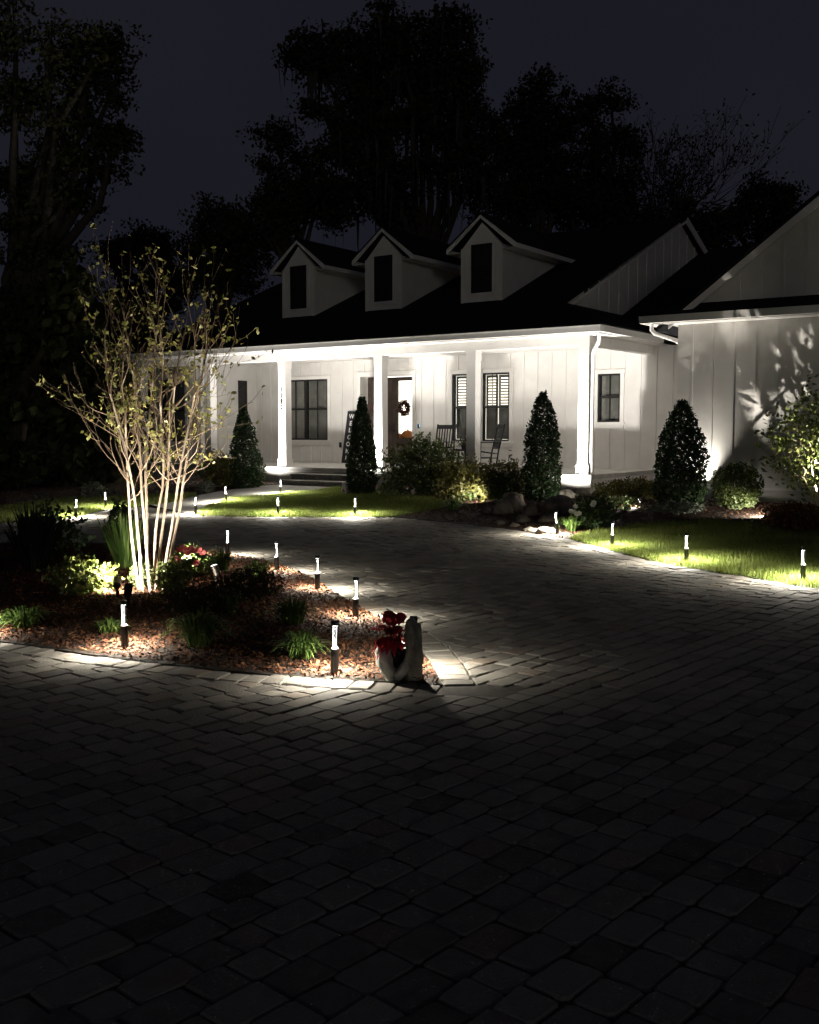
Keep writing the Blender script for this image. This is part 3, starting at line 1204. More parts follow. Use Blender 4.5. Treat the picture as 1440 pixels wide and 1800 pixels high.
gg = MB()
gg.prism([(2.30, GY0 - 0.02, 3.72), (XA * 2 - 2.30, GY0 - 0.02, 3.72), (XA, GY0 - 0.02, zg(XA) - 0.10)], (0, 0.2, 0))
gg = recalc(gg.obj('gable_wall', M['siding'], house))
x = 2.75
while x < 6.4:
    batten(x, 3.95, zg(x) - 0.18, GY0 - 0.02, gg)
    x += 0.405
gr = MB()
yf = GY0 - 0.32
gr.slab([(2.05, yf, zg(2.05)), (XA, yf, zg(XA)), (XA, 15, zg(XA)), (2.05, 15, zg(2.05))], 0.09)
gr.slab([(XA, yf, zg(XA)), (2 * XA - 2.05, yf, zg(2.05)), (2 * XA - 2.05, 15, zg(2.05)), (XA, 15, zg(XA))], 0.09)
gr.slab([(1.75, GY0 - 0.54, 3.735), (GX1, GY0 - 0.54, 3.735), (GX1, GY0 - 0.03, 3.98), (2.28, GY0 - 0.03, 3.98)], 0.05)
gr.slab([(1.75, GY0 - 0.54, 3.735), (2.28, GY0 - 0.03, 3.98), (2.28, 3.5, 3.98), (1.75, 3.5, 3.735)], 0.05)
recalc(gr.obj('roof', M['roof'], house))
gb = MB()
for q in (1, -1):
    f_ = lambda v: v if q == 1 else 2 * XA - v
    gb.prism([(f_(2.30), yf - 0.02, zg(2.30) - 0.10), (f_(XA), yf - 0.02, zg(XA) - 0.10), (f_(XA), yf - 0.02, zg(XA) - 0.30), (f_(2.30), yf - 0.02, zg(2.30) - 0.24)], (0, 0.03, 0))
    gb.prism([(f_(2.35), yf + 0.012, zg(2.35) - 0.13), (f_(XA), yf + 0.012, zg(XA) - 0.13), (f_(XA), GY0 - 0.021, zg(XA) - 0.13), (f_(2.35), GY0 - 0.021, zg(2.35) - 0.13)], (0, 0, 0.02))
recalc(gb.obj('bargeboard', M['trim'], house))


# windows
def window(r, y, kind, sash_z=None, parent=None, ends=(1, 1)):
    x0, x1, z0, z1 = r
    f = MB()
    t = 0.045
    f.box(x0, x0 + t, y - 0.01, y + 0.12, z0, z1)
    f.box(x1 - t, x1, y - 0.01, y + 0.12, z0, z1)
    f.box(x0 + t, x1 - t, y - 0.01, y + 0.12, z0, z0 + t)
    f.box(x0 + t, x1 - t, y - 0.01, y + 0.12, z1 - t, z1)
    w_ = f.obj('window', M['black'], parent or house)
    zm = sash_z or (z0 + z1) / 2
    m_ = MB()
    m_.box(x0 + t, x1 - t, y + 0.012, y + 0.07, zm - 0.028, zm + 0.028)
    m_.obj('meeting_rail', M['black'], w_)
    xm = (x0 + x1) / 2
    b_ = MB()
    b_.box(xm - 0.009, xm + 0.009, y + 0.022, y + 0.05, z0 + t, zm - 0.028)
    b_.box(xm - 0.009, xm + 0.009, y + 0.022, y + 0.05, zm + 0.028, z1 - t)
    b_.obj('muntin', M['black'], w_)
    MB().box(x0 + t, x1 - t, y + 0.052, y + 0.058, zm + 0.028, z1 - t).obj('pane', M['glass'], w_)
    MB().box(x0 + t, x1 - t, y + 0.052, y + 0.058, z0 + t, zm - 0.028).obj('pane', M['glass'], w_)
    c_ = MB()
    if ends[0]:
        c_.box(x0 - TR, x0, y - 0.03, y - 0.001, z0, z1)
    if ends[1]:
        c_.box(x1, x1 + TR, y - 0.03, y - 0.001, z0, z1)
    xa, xb = x0 - (TR + 0.02) * ends[0], x1 + (TR + 0.02) * ends[1]
    c_.box(xa, xb, y - 0.035, y - 0.001, z1, z1 + TR)
    c_.box(xa, xb, y - 0.05, y - 0.001, z0 - 0.06, z0)
    c_.box(x0 - TR * ends[0], x1 + TR * ends[1], y - 0.03, y - 0.001, z0 - 0.15, z0 - 0.061)
    c_.obj('casing', M['trim'], w_)
    if kind == 'shade':
        MB().box(x0 + t, x1 - t, y + 0.13, y + 0.14, z0 + 0.02, z1 - 0.02).obj('roller_shade', M['curtain'], w_)
    else:
        # plantation shutters, upper leaf open on the lit room, lower leaf closed
        sf = MB()
        for a, b_ in ((x0 + 0.05, xm - 0.015), (xm + 0.015, x1 - 0.05)):
            sf.box(a, a + 0.05, y + 0.13, y + 0.16, z0 + 0.05, z1 - 0.05)
            sf.box(b_ - 0.05, b_, y + 0.13, y + 0.16, z0 + 0.05, z1 - 0.05)
            sf.box(a + 0.05, b_ - 0.05, y + 0.13, y + 0.16, zm - 0.06, zm + 0.06)
            sf.box(a + 0.05, b_ - 0.05, y + 0.13, y + 0.16, z1 - 0.12, z1 - 0.05)
            sf.box(a + 0.05, b_ - 0.05, y + 0.135, y + 0.155, z0 + 0.05, zm - 0.06)
            zz = zm + 0.10
            while zz < z1 - 0.14:
                sl = MB()
                sl.prism([(a + 0.052, y + 0.118, zz - 0.018), (a + 0.052, y + 0.172, zz + 0.022), (a + 0.052, y + 0.172, zz + 0.030), (a + 0.052, y + 0.118, zz - 0.010)], (b_ - a - 0.104, 0, 0))
                sl.obj('shutter_slat', M['shutter'], w_)
                zz += 0.078
        sf.obj('shutter_frame', M['curtain'], w_)
        MB().box(x0 - 0.02, x1 + 0.02, y + 0.60, y + 0.62, z0, z1).obj('lit_room', M['shade_glow'], w_)
    return w_


_, zm_sh = lw(870, 715.5, PW)
window(w_left_a, PW, 'shade', lw(555, 719, PW)[1], ends=(1, 0))
window(w_left_b, PW, 'shade', lw(555, 719, PW)[1], ends=(0, 1))
window(w_sh_a, PW, 'shutter', zm_sh)
window(w_sh_b, PW, 'shutter', zm_sh)
window(w_small, PW, 'shade', lw(1071, 698, PW)[1])
window(bay_win, 1.0, 'shade')
# narrow side window of the left bay
nw = MB()
nw.box(-12.9, -12.86, 2.57, 2.61, 1.35, hd)
nw.box(-12.9, -12.86, 2.89, 2.93, 1.35, hd)
nw.box(-12.9, -12.86, 2.61, 2.89, 1.35, 1.39)
nw.box(-12.9, -12.86, 2.61, 2.89, hd - 0.04, hd)
nw = nw.obj('window', M['black'], house)
MB().box(-12.9, -12.875, 2.61, 2.89, 1.39, hd - 0.04).obj('pane', M['black'], nw)

# double front door in its recess
YD = PW + 0.30
rc = MB()
rc.box(d_x0 - 0.12, d_x0, PW + 0.2, YD + 0.06, FLOOR, door_hole[3])
rc.box(d_x1, d_x1 + 0.12, PW + 0.2, YD + 0.06, FLOOR, door_hole[3])
rc.box(d_x0, d_x1, PW + 0.2, YD + 0.06, door_hole[3], door_hole[3] + 0.12)
rc.box(d_x0 - TR, d_x0, PW - 0.03, PW - 0.001, FLOOR, door_hole[3])
rc.box(d_x1, d_x1 + TR, PW - 0.03, PW - 0.001, FLOOR, door_hole[3])
rc.box(d_x0 - TR - 0.02, d_x1 + TR + 0.02, PW - 0.035, PW - 0.001, door_hole[3], door_hole[3] + 0.13)
rc.obj('door_casing', M['trim'], house)
sl_w = 0.14
xm = (d_x0 + d_x1) / 2
zgb = lw(712, 770, YD)[1]
zgt = lw(712, 669, YD)[1]
ztop = door_hole[3] - 0.001
leafs = []
for (a, b_) in ((d_x0 + 0.03, xm - 0.004), (xm + 0.004, d_x1 - 0.03)):
    st = 0.19
    dl = MB()
    dl.box(a, a + st, YD, YD + 0.05, FLOOR + 0.01, ztop - 0.02)
    dl.box(b_ - st, b_, YD, YD + 0.05, FLOOR + 0.01, ztop - 0.02)
    dl.box(a + st, b_ - st, YD, YD + 0.05, zgt, ztop - 0.02)
    dl.box(a + st, b_ - st, YD + 0.012, YD + 0.04, FLOOR + 0.01, zgb)
    dl.box(a + st, b_ - st, YD, YD + 0.012, FLOOR + 0.01, FLOOR + 0.22)
    dl.box(a + st, b_ - st, YD, YD + 0.012, zgb - 0.12, zgb)
    dl = dl.obj('front_door', M['door'], house)
    MB().box(a + st, b_ - st, YD + 0.02, YD + 0.027, zgb, zgt).obj('door_glass', M['glass'], dl)
    hx = b_ - 0.06 if a < xm - 0.1 and b_ < xm + 0.1 else a + 0.06
    hh = MB()
    hh.tube([(hx, YD - 0.05, FLOOR + 0.9), (hx, YD - 0.05, FLOOR + 1.15)], 0.012, 6)
    hh.box(hx - 0.02, hx + 0.02, YD - 0.05, YD - 0.001, FLOOR + 0.93, FLOOR + 0.96)
    hh.obj('door_handle', M['black'], dl)
    leafs.append((a + st, b_ - st, dl))
room = MB()
room.box(d_x0 - 0.5, d_x1 + 0.8, YD + 1.7, YD + 1.72, FLOOR, 3.4)
room.obj('lit_room', M['glow'], house)
MB().box(d_x0 - 0.1, d_x1 + 0.6, YD + 0.06, YD + 1.7, FLOOR - 0.02, FLOOR - 0.001).obj('hall_floor', M['door'], house)

sv = MB()
sv.box(-0.03, 0.03, -0.05, 0, -0.075, 0.075)
ox, oz = lw(600, 782, PW)
b_ = sv.obj('outlet_cover', M['black'], house)
b_.location = (ox, PW - 0.02, oz)


def hpos(x, y, z):
    X, Y = hw(x, y)
    return (X, Y, z)


HR = math.radians(-35)
# doorbell
bx, bz = lw(738, 748, PW)
t = thing('doorbell', 'small doorbell with glowing blue light on the wall right of the door', 'doorbell', hpos(bx, PW - 0.021, bz), HR)
MB().box(-0.022, 0.022, -0.03, 0, -0.06, 0.06).obj('housing', M['black'], t)
MB().lathe([(0.0, 0), (0.021, 0.001), (0.021, 0.008), (0.0, 0.010)], 10).obj('button', M['blue_led'], t).rotation_euler = (PI / 2, 0, 0)
t.children[1].location = (0, -0.031, -0.02)

# wreaths
for i, (a, b_, dl) in enumerate(leafs):
    xc = (a + b_) / 2
    zc = lw(709, 717, YD - 0.05)[1]
    lab = ('dark red berry wreath on the right door, fully visible against the lit glass' if i == 1 else
           'dark red berry wreath on the left door, half hidden behind the lit porch column')
    t = thing('wreath', lab, 'wreath', hpos(xc, YD - 0.05, zc), HR, 'wreaths on the front doors')
    n = 1000
    th = rng.random(n) * 2 * PI
    rr = 0.155 + rng.normal(0, 0.042, n)
    P = np.stack([np.cos(th) * rr, rng.normal(0, 0.022, n), np.sin(th) * rr], 1)
    leaf_obj('foliage', P, 0.06, M['wreath'], t)
    ring = MB()
    ring.tube([(0.165 * math.cos(k * PI / 10), 0, 0.165 * math.sin(k * PI / 10)) for k in range(21)], 0.022, 6)
    ring.obj('ring', M['stem'], t)

# pumpkins in the hall behind the glass
for i, (px_, r_, lab) in enumerate(((717, 0.17, 'large orange pumpkin seen through the right door glass'),
                                    (703, 0.11, 'small orange pumpkin left of the large one behind the door glass'))):
    X0, Z0 = lw(px_, 771, YD + 0.35)
    t = thing('pumpkin', lab, 'pumpkin', hpos(X0, YD + 0.35, zgb - 0.06), HR, 'pumpkins behind the door glass')
    mb = MB()
    V, F = [], []
    for k in range(9):
        ph = PI * k / 8
        for j in range(20):
            a = 2 * PI * j / 20
            q = r_ * math.sin(ph) * (1 + 0.07 * math.cos(a * 10)) + 0.002
            V.append((q * math.cos(a), q * math.sin(a), r_ * 0.85 * (1 - math.cos(ph))))
    for k in range(8):
        for j in range(20):
            F.append((k * 20 + j, k * 20 + (j + 1) % 20, (k + 1) * 20 + (j + 1) % 20, (k + 1) * 20 + j))
    mb.add(V, F)
    mb.obj('pumpkin_body', M['pumpkin'], t, True)
    MB().tube([(0, 0, r_ * 1.65), (0.01, 0, r_ * 2.0)], [0.02, 0.014], 6).obj('stalk', M['stem'], t)
t = thing('hall_table', 'slim table inside the front door carrying pumpkins', 'table', hpos(xm + 0.45, YD + 0.35, FLOOR), HR)
MB().box(-0.5, 0.5, -0.2, 0.2, zgb - 0.10 - FLOOR, zgb - 0.061 - FLOOR).obj('table_top', M['door'], t)
for sx in (-1, 1):
    for sy in (-1, 1):
        MB().box(sx * 0.46 - 0.02, sx * 0.46 + 0.02, sy * 0.16 - 0.02, sy * 0.16 + 0.02, 0.001, zgb - 0.101 - FLOOR).obj('leg', M['door'], t)

# welcome sign leaning on the wall
sx_, _ = lw(613, 770, PW - 0.2)
t = thing('welcome_sign', 'tall narrow black sign with white letters leaning beside the front door', 'sign',
          hpos(sx_, PW - 0.33, FLOOR + 0.005), HR)
t.rotation_euler = (math.radians(-10), math.radians(1.5), HR)
MB().box(-0.15, 0.15, -0.012, 0.012, 0, 1.52).obj('board', M['sign'], t)
fr = MB()
fr.box(-0.165, -0.151, -0.018, 0.012, 0, 1.535)
fr.box(0.151, 0.165, -0.018, 0.012, 0, 1.535)
fr.box(-0.151, 0.151, -0.018, 0.012, 1.521, 1.535)
fr.obj('frame', M['black'], t)
for i, chv in enumerate('WELCOME'):
    zc = 1.52 - 0.075 - 0.205 * i - 0.125
    glyph('letter', chv, 0.185, M['trim'], t, (0, -0.0135, zc), depth=0.001, sx=0.95)


# rocking chairs
def rocking_chair(label, loc, rz, tilt=0.0):
    t = thing('rocking_chair', label, 'rocking chair', loc, rz, 'rocking chairs on the porch')
    mm = M['chair']
    seat = MB()
    for k in range(6):
        y0 = -0.25 + 0.085 * k
        seat.box(-0.26, 0.26, y0, y0 + 0.072, 0.41 - 0.012 * k, 0.432 - 0.012 * k)
    seat.obj('seat', mm, t)
    for s_ in (-1, 1):
        MB().tube([(s_ * 0.27, 0.20, 0.10), (s_ * 0.27, 0.25, 0.42), (s_ * 0.26, 0.42, 1.12)], 0.022, 8).obj('post', mm, t)
        MB().tube([(s_ * 0.28, -0.24, 0.09), (s_ * 0.28, -0.24, 0.64)], 0.021, 8).obj('leg', mm, t)
        MB().box(s_ * 0.29 - 0.05, s_ * 0.29 + 0.05, -0.30, 0.31, 0.641, 0.663).obj('armrest', mm, t)
        rk = MB()
        pts = []
        for k in range(11):
            y = -0.42 + 0.098 * k
            pts.append((s_ * 0.275, y, 0.02 + 0.28 * (y - 0.02) ** 2 + 0.02))
        rk.tube(pts, 0.02, 6)
        rk.obj('rocker', mm, t)
        st = MB()
        st.tube([(s_ * 0.278, -0.24, 0.25), (s_ * 0.272, 0.22, 0.25)], 0.012, 6)
        st.obj('stretcher', mm, t)
    tr_ = MB()
    tr_.beam((-0.25, 0.405, 1.05), (0.25, 0.405, 1.05), 0.022, 0.11)
    tr_.obj('top_rail', mm, t)
    br = MB()
    br.beam((-0.25, 0.265, 0.50), (0.25, 0.265, 0.50), 0.022, 0.05)
    br.obj('bottom_rail', mm, t)
    sm_ = MB().beam((0, 0.272, 0.52), (0, 0.395, 1.0), 0.034, 0.012).mesh('back_slat')
    for k in range(6):
        o = place('back_slat', sm_, mm, t)
        o.location = (-0.19 + 0.076 * k, 0, 0)
    return t


cx, _ = lw(782, 780, 2.55)
rocking_chair('black rocking chair seen square on, beside the shuttered window and small table', hpos(cx, 2.35, FLOOR), HR + math.radians(10))
cx2, _ = lw(858, 790, 2.5)
rocking_chair('black rocking chair turned sideways and tilted back, right of the unlit porch column', hpos(cx2, 2.4, FLOOR), HR - math.radians(42))
tx, _ = lw(812, 800, 2.4)
t = thing('side_table', 'small black table between the two rocking chairs', 'table', hpos(tx, 2.4, FLOOR), HR)
MB().box(-0.24, 0.24, -0.2, 0.2, 0.42, 0.47).obj('table_top', M['chair'], t)
for sx in (-1, 1):
    for sy in (-1, 1):
        MB().box(sx * 0.2 - 0.02, sx * 0.2 + 0.02, sy * 0.16 - 0.02, sy * 0.16 + 0.02, 0.001, 0.419).obj('leg', M['chair'], t)
t = thing('potted_plant', 'small potted plant standing on the black porch table', 'plant', hpos(tx + 0.05, 2.4, FLOOR + 0.471), HR)
MB().lathe([(0.05, 0), (0.07, 0.10), (0.062, 0.10)], 12).obj('pot', M['pot'], t)
P = rng.normal(0, 1, (220, 3)) * np.array([0.08, 0.08, 0.06]) + np.array([0, 0, 0.17])
leaf_obj('foliage', P, 0.06, M['leaf_purple'], t)


# ------------------------------------------------------------------ lamps
def add_spot(parent, loc, target, energy, cone, blend=0.6, radius=0.02, color=(1.0, 0.93, 0.82)):
    d = bpy.data.lights.new('lamp_light', 'SPOT')
    d.energy = energy
    d.spot_size = math.radians(cone)
    d.spot_blend = blend
    d.shadow_soft_size = radius
    d.color = color
    o = bpy.data.objects.new('lamp_light', d)
    col.objects.link(o)
    o.parent = parent
    o.location = loc
    v = Vector(target) - Vector(loc)
    o.rotation_euler = v.to_track_quat('-Z', 'Y').to_euler()
    return o


BOLLARD_W = 230.0
BOLLARD_G = 38.0
bol_parts = None


def make_bollard():
    t = thing('bollard_light', '', 'path light')
    MB().lathe([(0.025, -0.08), (0.026, 0.0), (0.0255, 0.165), (0.023, 0.168), (0.010, 0.169)], 16).obj('post', M['metal'], t, False)
    MB().lathe([(0.010, 0.1695), (0.018, 0.170), (0.018, 0.172), (0.010, 0.1725)], 14).obj('lower_ring', M['ring'], t)
    tb = MB()
    n = 16
    V, F = [], []
    for z in (0.170, 0.315):
        for j in range(n):
            V.append((0.0245 * math.cos(2 * PI * j / n), 0.0245 * math.sin(2 * PI * j / n), z))
    for j in range(n):
        F.append((j, (j + 1) % n, n + (j + 1) % n, n + j))
    tb.add(V, F)
    tb.obj('lens_tube', M['tube'], t, True)
    for s_ in (-1, 1):
        MB().tube([(s_ * 0.0095, -0.006, 0.174), (s_ * 0.010, -0.006, 0.24), (s_ * 0.0115, -0.006, 0.312)], [0.0026, 0.0030, 0.0046], 8).obj('reflection_streak', M['streak'], t, True)  # reflections in the clear tube, modelled as two glowing strips
    MB().lathe([(0.010, 0.312), (0.0255, 0.313), (0.0265, 0.318), (0.0265, 0.336), (0.022, 0.342), (0.004, 0.344)], 16).obj('cap', M['metal'], t)
    MB().lathe([(0.004, 0.3085), (0.016, 0.309), (0.016, 0.3115), (0.004, 0.3118)], 12).obj('led', M['led'], t)
    add_spot(t, (0, 0, 0.304), (0, -0.055, 0), BOLLARD_W, 128, 1.0, 0.012, (1.0, 0.92, 0.79))
    add_spot(t, (0, 0, 0.285), (0, -0.01, 0), BOLLARD_G, 172, 0.45, 0.012, (1.0, 0.92, 0.79))
    return t


BOLL = [
    ((220, 1141), 'black bollard light in the mulch at the front left edge of the island', 'i'),
    ((588, 1186), 'nearest and largest black bollard light, left of the stone planter', 'i'),
    ((625, 1088), 'black bollard light behind the nearest one, at the island edge by the drive', 'i'),
    ((558, 1038), 'third bollard light from the planter along the island edge', 'i'),
    ((487, 1006), 'fourth bollard light from the planter along the island edge', 'i'),
    ((400, 978), 'farthest bollard light along the island edge, beside the coral red flowers', 'i'),
    ((133, 909), 'bollard light on the far left lawn edge behind the sword leaved plant', 'o'),
    ((186, 893), 'bollard light at the left lawn corner, just left of the myrtle trunks', 'o'),
    ((344, 904), 'bollard light at the corner where the walkway meets the drive', 'o'),
    ((398, 882), 'bollard light half way along the walkway, at the edge of the middle lawn', 'o'),
    ((493, 868), 'bollard light closest to the porch steps', 'o'),
    ((489, 905), 'bollard light at the left of the pair on the middle lawn edge', 'o'),
    ((624, 907), 'bollard light on the middle lawn edge in front of the cone shaped evergreen', 'o'),
    ((980, 939), 'bollard light standing by the boulders and the pale lit rock', 'o'),
    ((1076, 962), 'bollard light on the right lawn edge, nearest to the boulders', 'o'),
    ((1207, 989), 'middle bollard light on the right lawn edge', 'o'),
    ((1412, 1021), 'bollard light on the right lawn edge nearest the frame edge', 'o'),
    ((727, 1176), 'bollard light hidden behind the upright stone of the planter', 'i'),
    ((-48, 1120), 'bollard light on the island edge just beyond the left frame edge', 'i'),
]
b0 = make_bollard()
outer_lamp = [c for c in b0.children if c.type == 'LIGHT'][0].data.copy()
outer_lamp.energy = BOLLARD_W * 1.9
outer_glow = [c for c in b0.children if c.type == 'LIGHT'][1].data.copy()
outer_glow.energy = BOLLARD_G * 3.4
outer_glow.spot_size = math.radians(176)
back_glow = [c for c in b0.children if c.type == 'LIGHT'][1].data
front_glow = outer_glow.copy()
front_glow.energy = 27.0
dim_lamp = outer_lamp.copy()
dim_lamp.energy = 110.0
dim_lamp.spot_size = math.radians(128)
front_glow.spot_size = math.radians(170)
front_glow.spot_blend = 0.55
outer_lamp.spot_size = math.radians(146)
for i, ((px_, py_), lab, side) in enumerate(BOLL):
    t = b0 if i == 0 else copy_tree(b0)
    p = at(px_, py_)
    t.location = p
    t['label'] = lab
    t['category'] = 'path light'
    t['group'] = 'bollard lights round the drive'
    # aim the lens a little to the paved side
    poly = ISLAND if side == 'i' else far_edge
    P = np.array([[p.x, p.y]])
    d, k = dist_poly(P, poly, closed=(side == 'i'))
    A, n = half_of(poly, int(k[0]), None, 0)
    if side == 'i':
        n = -n if isl_ccw else n
    elif n[1] > 0:
        n = -n
    t.rotation_euler = (rng.normal(0, 0.028), rng.normal(0, 0.028), math.atan2(n[1], n[0]) + PI / 2 + rng.normal(0, 0.15))
    if side == 'i' and i not in (0, 1, 18):
        for ch in t.children:
            if ch.type == 'LIGHT' and ch.data.energy < 100:
                ch.data = back_glow
    if i == 17:
        for ch in t.children:
            if ch.type == 'LIGHT' and ch.data.energy > 100:
                ch.data = dim_lamp
    if i in (0, 1, 18):
        for ch in t.children:
            if ch.type == 'LIGHT' and ch.data.energy < 100:
                ch.data = front_glow
    if side == 'o':
        for ch in t.children:
            if ch.type == 'LIGHT':
                ch.data = outer_lamp if ch.data.energy > 100 else outer_glow


def spotlight(pos, target, energy, cone, label, blend=0.5, color=(1.0, 0.93, 0.82), radius=0.025):
    pos = Vector(pos)
    t = thing('landscape_spotlight', label, 'spotlight', pos, 0, 'spotlights among the plants')
    tgt = Vector(target) - pos
    v = (tgt - Vector((0, 0, 0.14))).normalized()
    MB().tube([(0, 0, -0.08), (0, 0, 0.10)], [0.008, 0.014], 8).obj('stake', M['bronze'], t)
    c = Vector((0, 0, 0.14))
    bd = MB()
    bd.tube([c - v * 0.06, c - v * 0.045, c + v * 0.05], [0.018, 0.033, 0.036], 12)
    bd.obj('lamp_body', M['bronze'], t)
    ln = MB()
    ln.tube([c + v * 0.0505, c + v * 0.054], [0.031, 0.030], 12)
    ln.obj('lens', M['lens'], t)
    add_spot(t, c + v * 0.062, tgt, energy, cone, blend, radius, color)
    return t


def hsp(x, y, dz=0.0):
    X, Y = hw(x, y)
    return (X, Y, ground_z(X, Y) + dz)


spotlight(hsp(-8.95, -0.95), hpos(-8.69, -0.08, 2.7), 1450, 150, 'spotlight at the foot of the numbered porch column', blend=1.0, color=(1.0, 0.955, 0.89))
spotlight(hsp(-5.66, -0.72), hpos(-5.53, -0.08, 2.7), 1700, 134, 'spotlight behind the cone evergreen at the door side column', blend=1.0, color=(1.0, 0.955, 0.89))
spotlight(hsp(-0.15, -0.95), hpos(0, -0.08, 2.3), 1600, 150, 'spotlight at the foot of the corner porch column', blend=1.0, color=(1.0, 0.955, 0.89))
spotlight(at(842, 886), at(826, 868) + Vector((0, 0, 0.25)), 60, 120, 'spotlight low among the shrubs below the rocking chairs')
spotlight(hsp(2.98, GY0 - 0.16), hpos(2.80, GY0 - 0.02, 2.6), 330, 84, 'spotlight washing the corner of the gabled wing', blend=1.0)
p = at(1452, 914)
spotlight(p, hpos(5.0, GY0, 3.5), 800, 84, 'spotlight shining up through the glossy tree beside the wing', radius=0.01)
p = at(1346, 899)
q_ = at(1240, 906)
spotlight(p, (q_.x, q_.y, -0.6), 110, 125, 'spotlight in the mulch right of the pale speckled plant')
p = at(1128, 907)
q_ = at(1080, 892)
spotlight(p, (q_.x, q_.y, 0.05), 150, 150, 'spotlight in the mulch near the white flowers')
p = at(207, 1053)
spotlight(p, (p.x - 0.25, p.y + 1.3, 0.9), 230, 165, 'spotlight left of the myrtle trunks among the shrubs', blend=0.35, color=(1.0, 0.90, 0.76))
p = at(226, 1068)
spotlight(p, (-2.44, 9.95, 2.0), 300, 74, 'spotlight at the front left foot of the myrtle stems', blend=0.8, color=(1.0, 0.90, 0.76))
p = at(380, 1030)
spotlight(p, (-2.45, 9.9, 1.9), 520, 95, 'spotlight right of the myrtle trunks by the low dark shrub', color=(1.0, 0.90, 0.76))

p = at(322, 1016)
spotlight(p, (p.x + 0.1, p.y + 1.0, 0.5), 110, 130, 'spotlight behind the myrtle trunks facing the coral red flowers')


# ------------------------------------------------------------------ plants
def blob_points(n, rx, ry, rz, shell=0.55, rough=0.22, flat=0.0):
    d = unit(n)
    r = 1 - shell * rng.random(n) ** 1.6
    sd = rng.random(3) * 50
    k = np.array([mnoise.noise(Vector((a[0] * 2.3 + sd[0], a[1] * 2.3 + sd[1], a[2] * 2.3 + sd[2]))) +
                  0.5 * mnoise.noise(Vector((a[0] * 6 + sd[0], a[1] * 6 + sd[1], a[2] * 6))) for a in d])
    r = r * (1 + rough * k * 1.6)
    P = d * r[:, None] * np.array([rx, ry, rz])
    return P


def shrub(name, label, cat, base, wd, ht, n, leaf, m, group=None, power=2.6, shape='round', up=0.2, aspect=0.5, stems=5, rough=0.25, depth=None):
    t = thing(name, label, cat, base, 0, group)
    rx = wd / 2
    ry = (depth or wd) / 2
    if shape == 'cone':
        z = 1 - rng.random(n) ** 0.72
        z = np.clip(z * 1.02, 0, 1)
        prof = np.where(z < 0.2, 0.84 + 0.8 * z, (1 - 0.84 * ((z - 0.2) / 0.8) ** power))
        th = rng.random(n) * 2 * PI
        sd = rng.random(2) * 40
        k = np.array([mnoise.noise(Vector((math.cos(a) * 1.5 + sd[0], math.sin(a) * 1.5 + sd[1], zz * 7))) for a, zz in zip(th, z)])
        k2 = np.array([mnoise.noise(Vector((math.cos(a) * 6 + sd[1], math.sin(a) * 6, zz * 24))) for a, zz in zip(th, z)])
        r = prof * (1 - 0.55 * rng.random(n) ** 2) * (1 + rough * 0.8 * k + 0.22 * k2)
        P = np.stack([np.cos(th) * r * rx, np.sin(th) * r * ry, z * ht + rng.normal(0, 0.02, n)], 1)
        P[:, 2] = np.maximum(P[:, 2], 0.04)
    else:
        P = blob_points(n, rx, ry, ht * 0.52, rough=rough)
        P[:, 2] += ht * 0.50
        P = P[P[:, 2] > 0.01]
    leaf_obj('foliage', P, leaf, m, t, up, aspect)
    st = MB()
    for k in range(stems):
        a = rng.random() * 2 * PI
        q = 0.5 * rng.random()
        st.tube([(0.03 * math.cos(a), 0.03 * math.sin(a), -0.03), (q * rx * 0.5 * math.cos(a), q * ry * 0.5 * math.sin(a), ht * 0.4),
                 (q * rx * math.cos(a), q * ry * math.sin(a), ht * 0.8)], [0.014, 0.010, 0.004], 5)
    st.obj('stem', M['stem'], t)
    return t


def px_size(p, npx):
    return npx * (p.y * CP) / FPX


def pshrub(name, label, cat, px_, ytop, ybase, wpx, n, leaf, m, **kw):
    p = at(px_, ybase)
    dist = p.y
    return shrub(name, label, cat, p, wpx * dist / FPX, (ybase - ytop) * dist / FPX, n, leaf, m, **kw)


rng = np.random.default_rng(21)
G_ = 'cone shaped evergreens along the house'
EV = 'evergreen'
pshrub('cone_evergreen', 'cone shaped evergreen left of the numbered porch column', EV, 430, 710, 852, 54, 4800, 0.075, M['leaf_dark'], group=G_, shape='cone', power=1.7, rough=0.4)
pshrub('cone_evergreen', 'cone shaped evergreen in front of the welcome sign and the steps', EV, 637, 700, 868, 57, 5600, 0.075, M['leaf_dark'], group=G_, shape='cone', power=1.35, rough=0.4)
pshrub('cone_evergreen', 'cone shaped evergreen just left of the brightly lit corner column', EV, 953, 693, 880, 62, 6500, 0.07, M['leaf_dark'], group=G_, shape='cone', power=3.2, rough=0.3)
pshrub('cone_evergreen', 'widest cone shaped evergreen, at the corner of the gabled wing', EV, 1196, 706, 893, 88, 9000, 0.065, M['leaf_dark'], group=G_, shape='cone')
SH = 'shrub'
pshrub('leafy_shrub', 'large dark leafy shrub below the front door', SH, 738, 768, 870, 118, 3600, 0.095, M['leaf_mid'], rough=0.4, stems=8)
pshrub('leafy_shrub', 'olive leaved shrub in front of the left rocking chair', SH, 806, 797, 872, 90, 2600, 0.085, M['leaf_olive'], rough=0.35)
pshrub('leafy_shrub', 'olive leaved shrub in front of the unlit porch column and tilted chair', SH, 862, 806, 873, 66, 1800, 0.08, M['leaf_olive'], rough=0.35)
pshrub('leafy_shrub', 'yellow green shrub beside the cone evergreen at the corner column', SH, 903, 810, 876, 50, 1500, 0.07, M['leaf_olive'], rough=0.3)
pshrub('leafy_shrub', 'dark dense shrub low behind the boulders', SH, 880, 830, 880, 50, 1400, 0.06, M['leaf_dark'])
pshrub('ground_plant', 'bright lit low plant at the foot of the door side column', 'plant', 688, 845, 872, 44, 500, 0.07, M['leaf_pale'], stems=3)
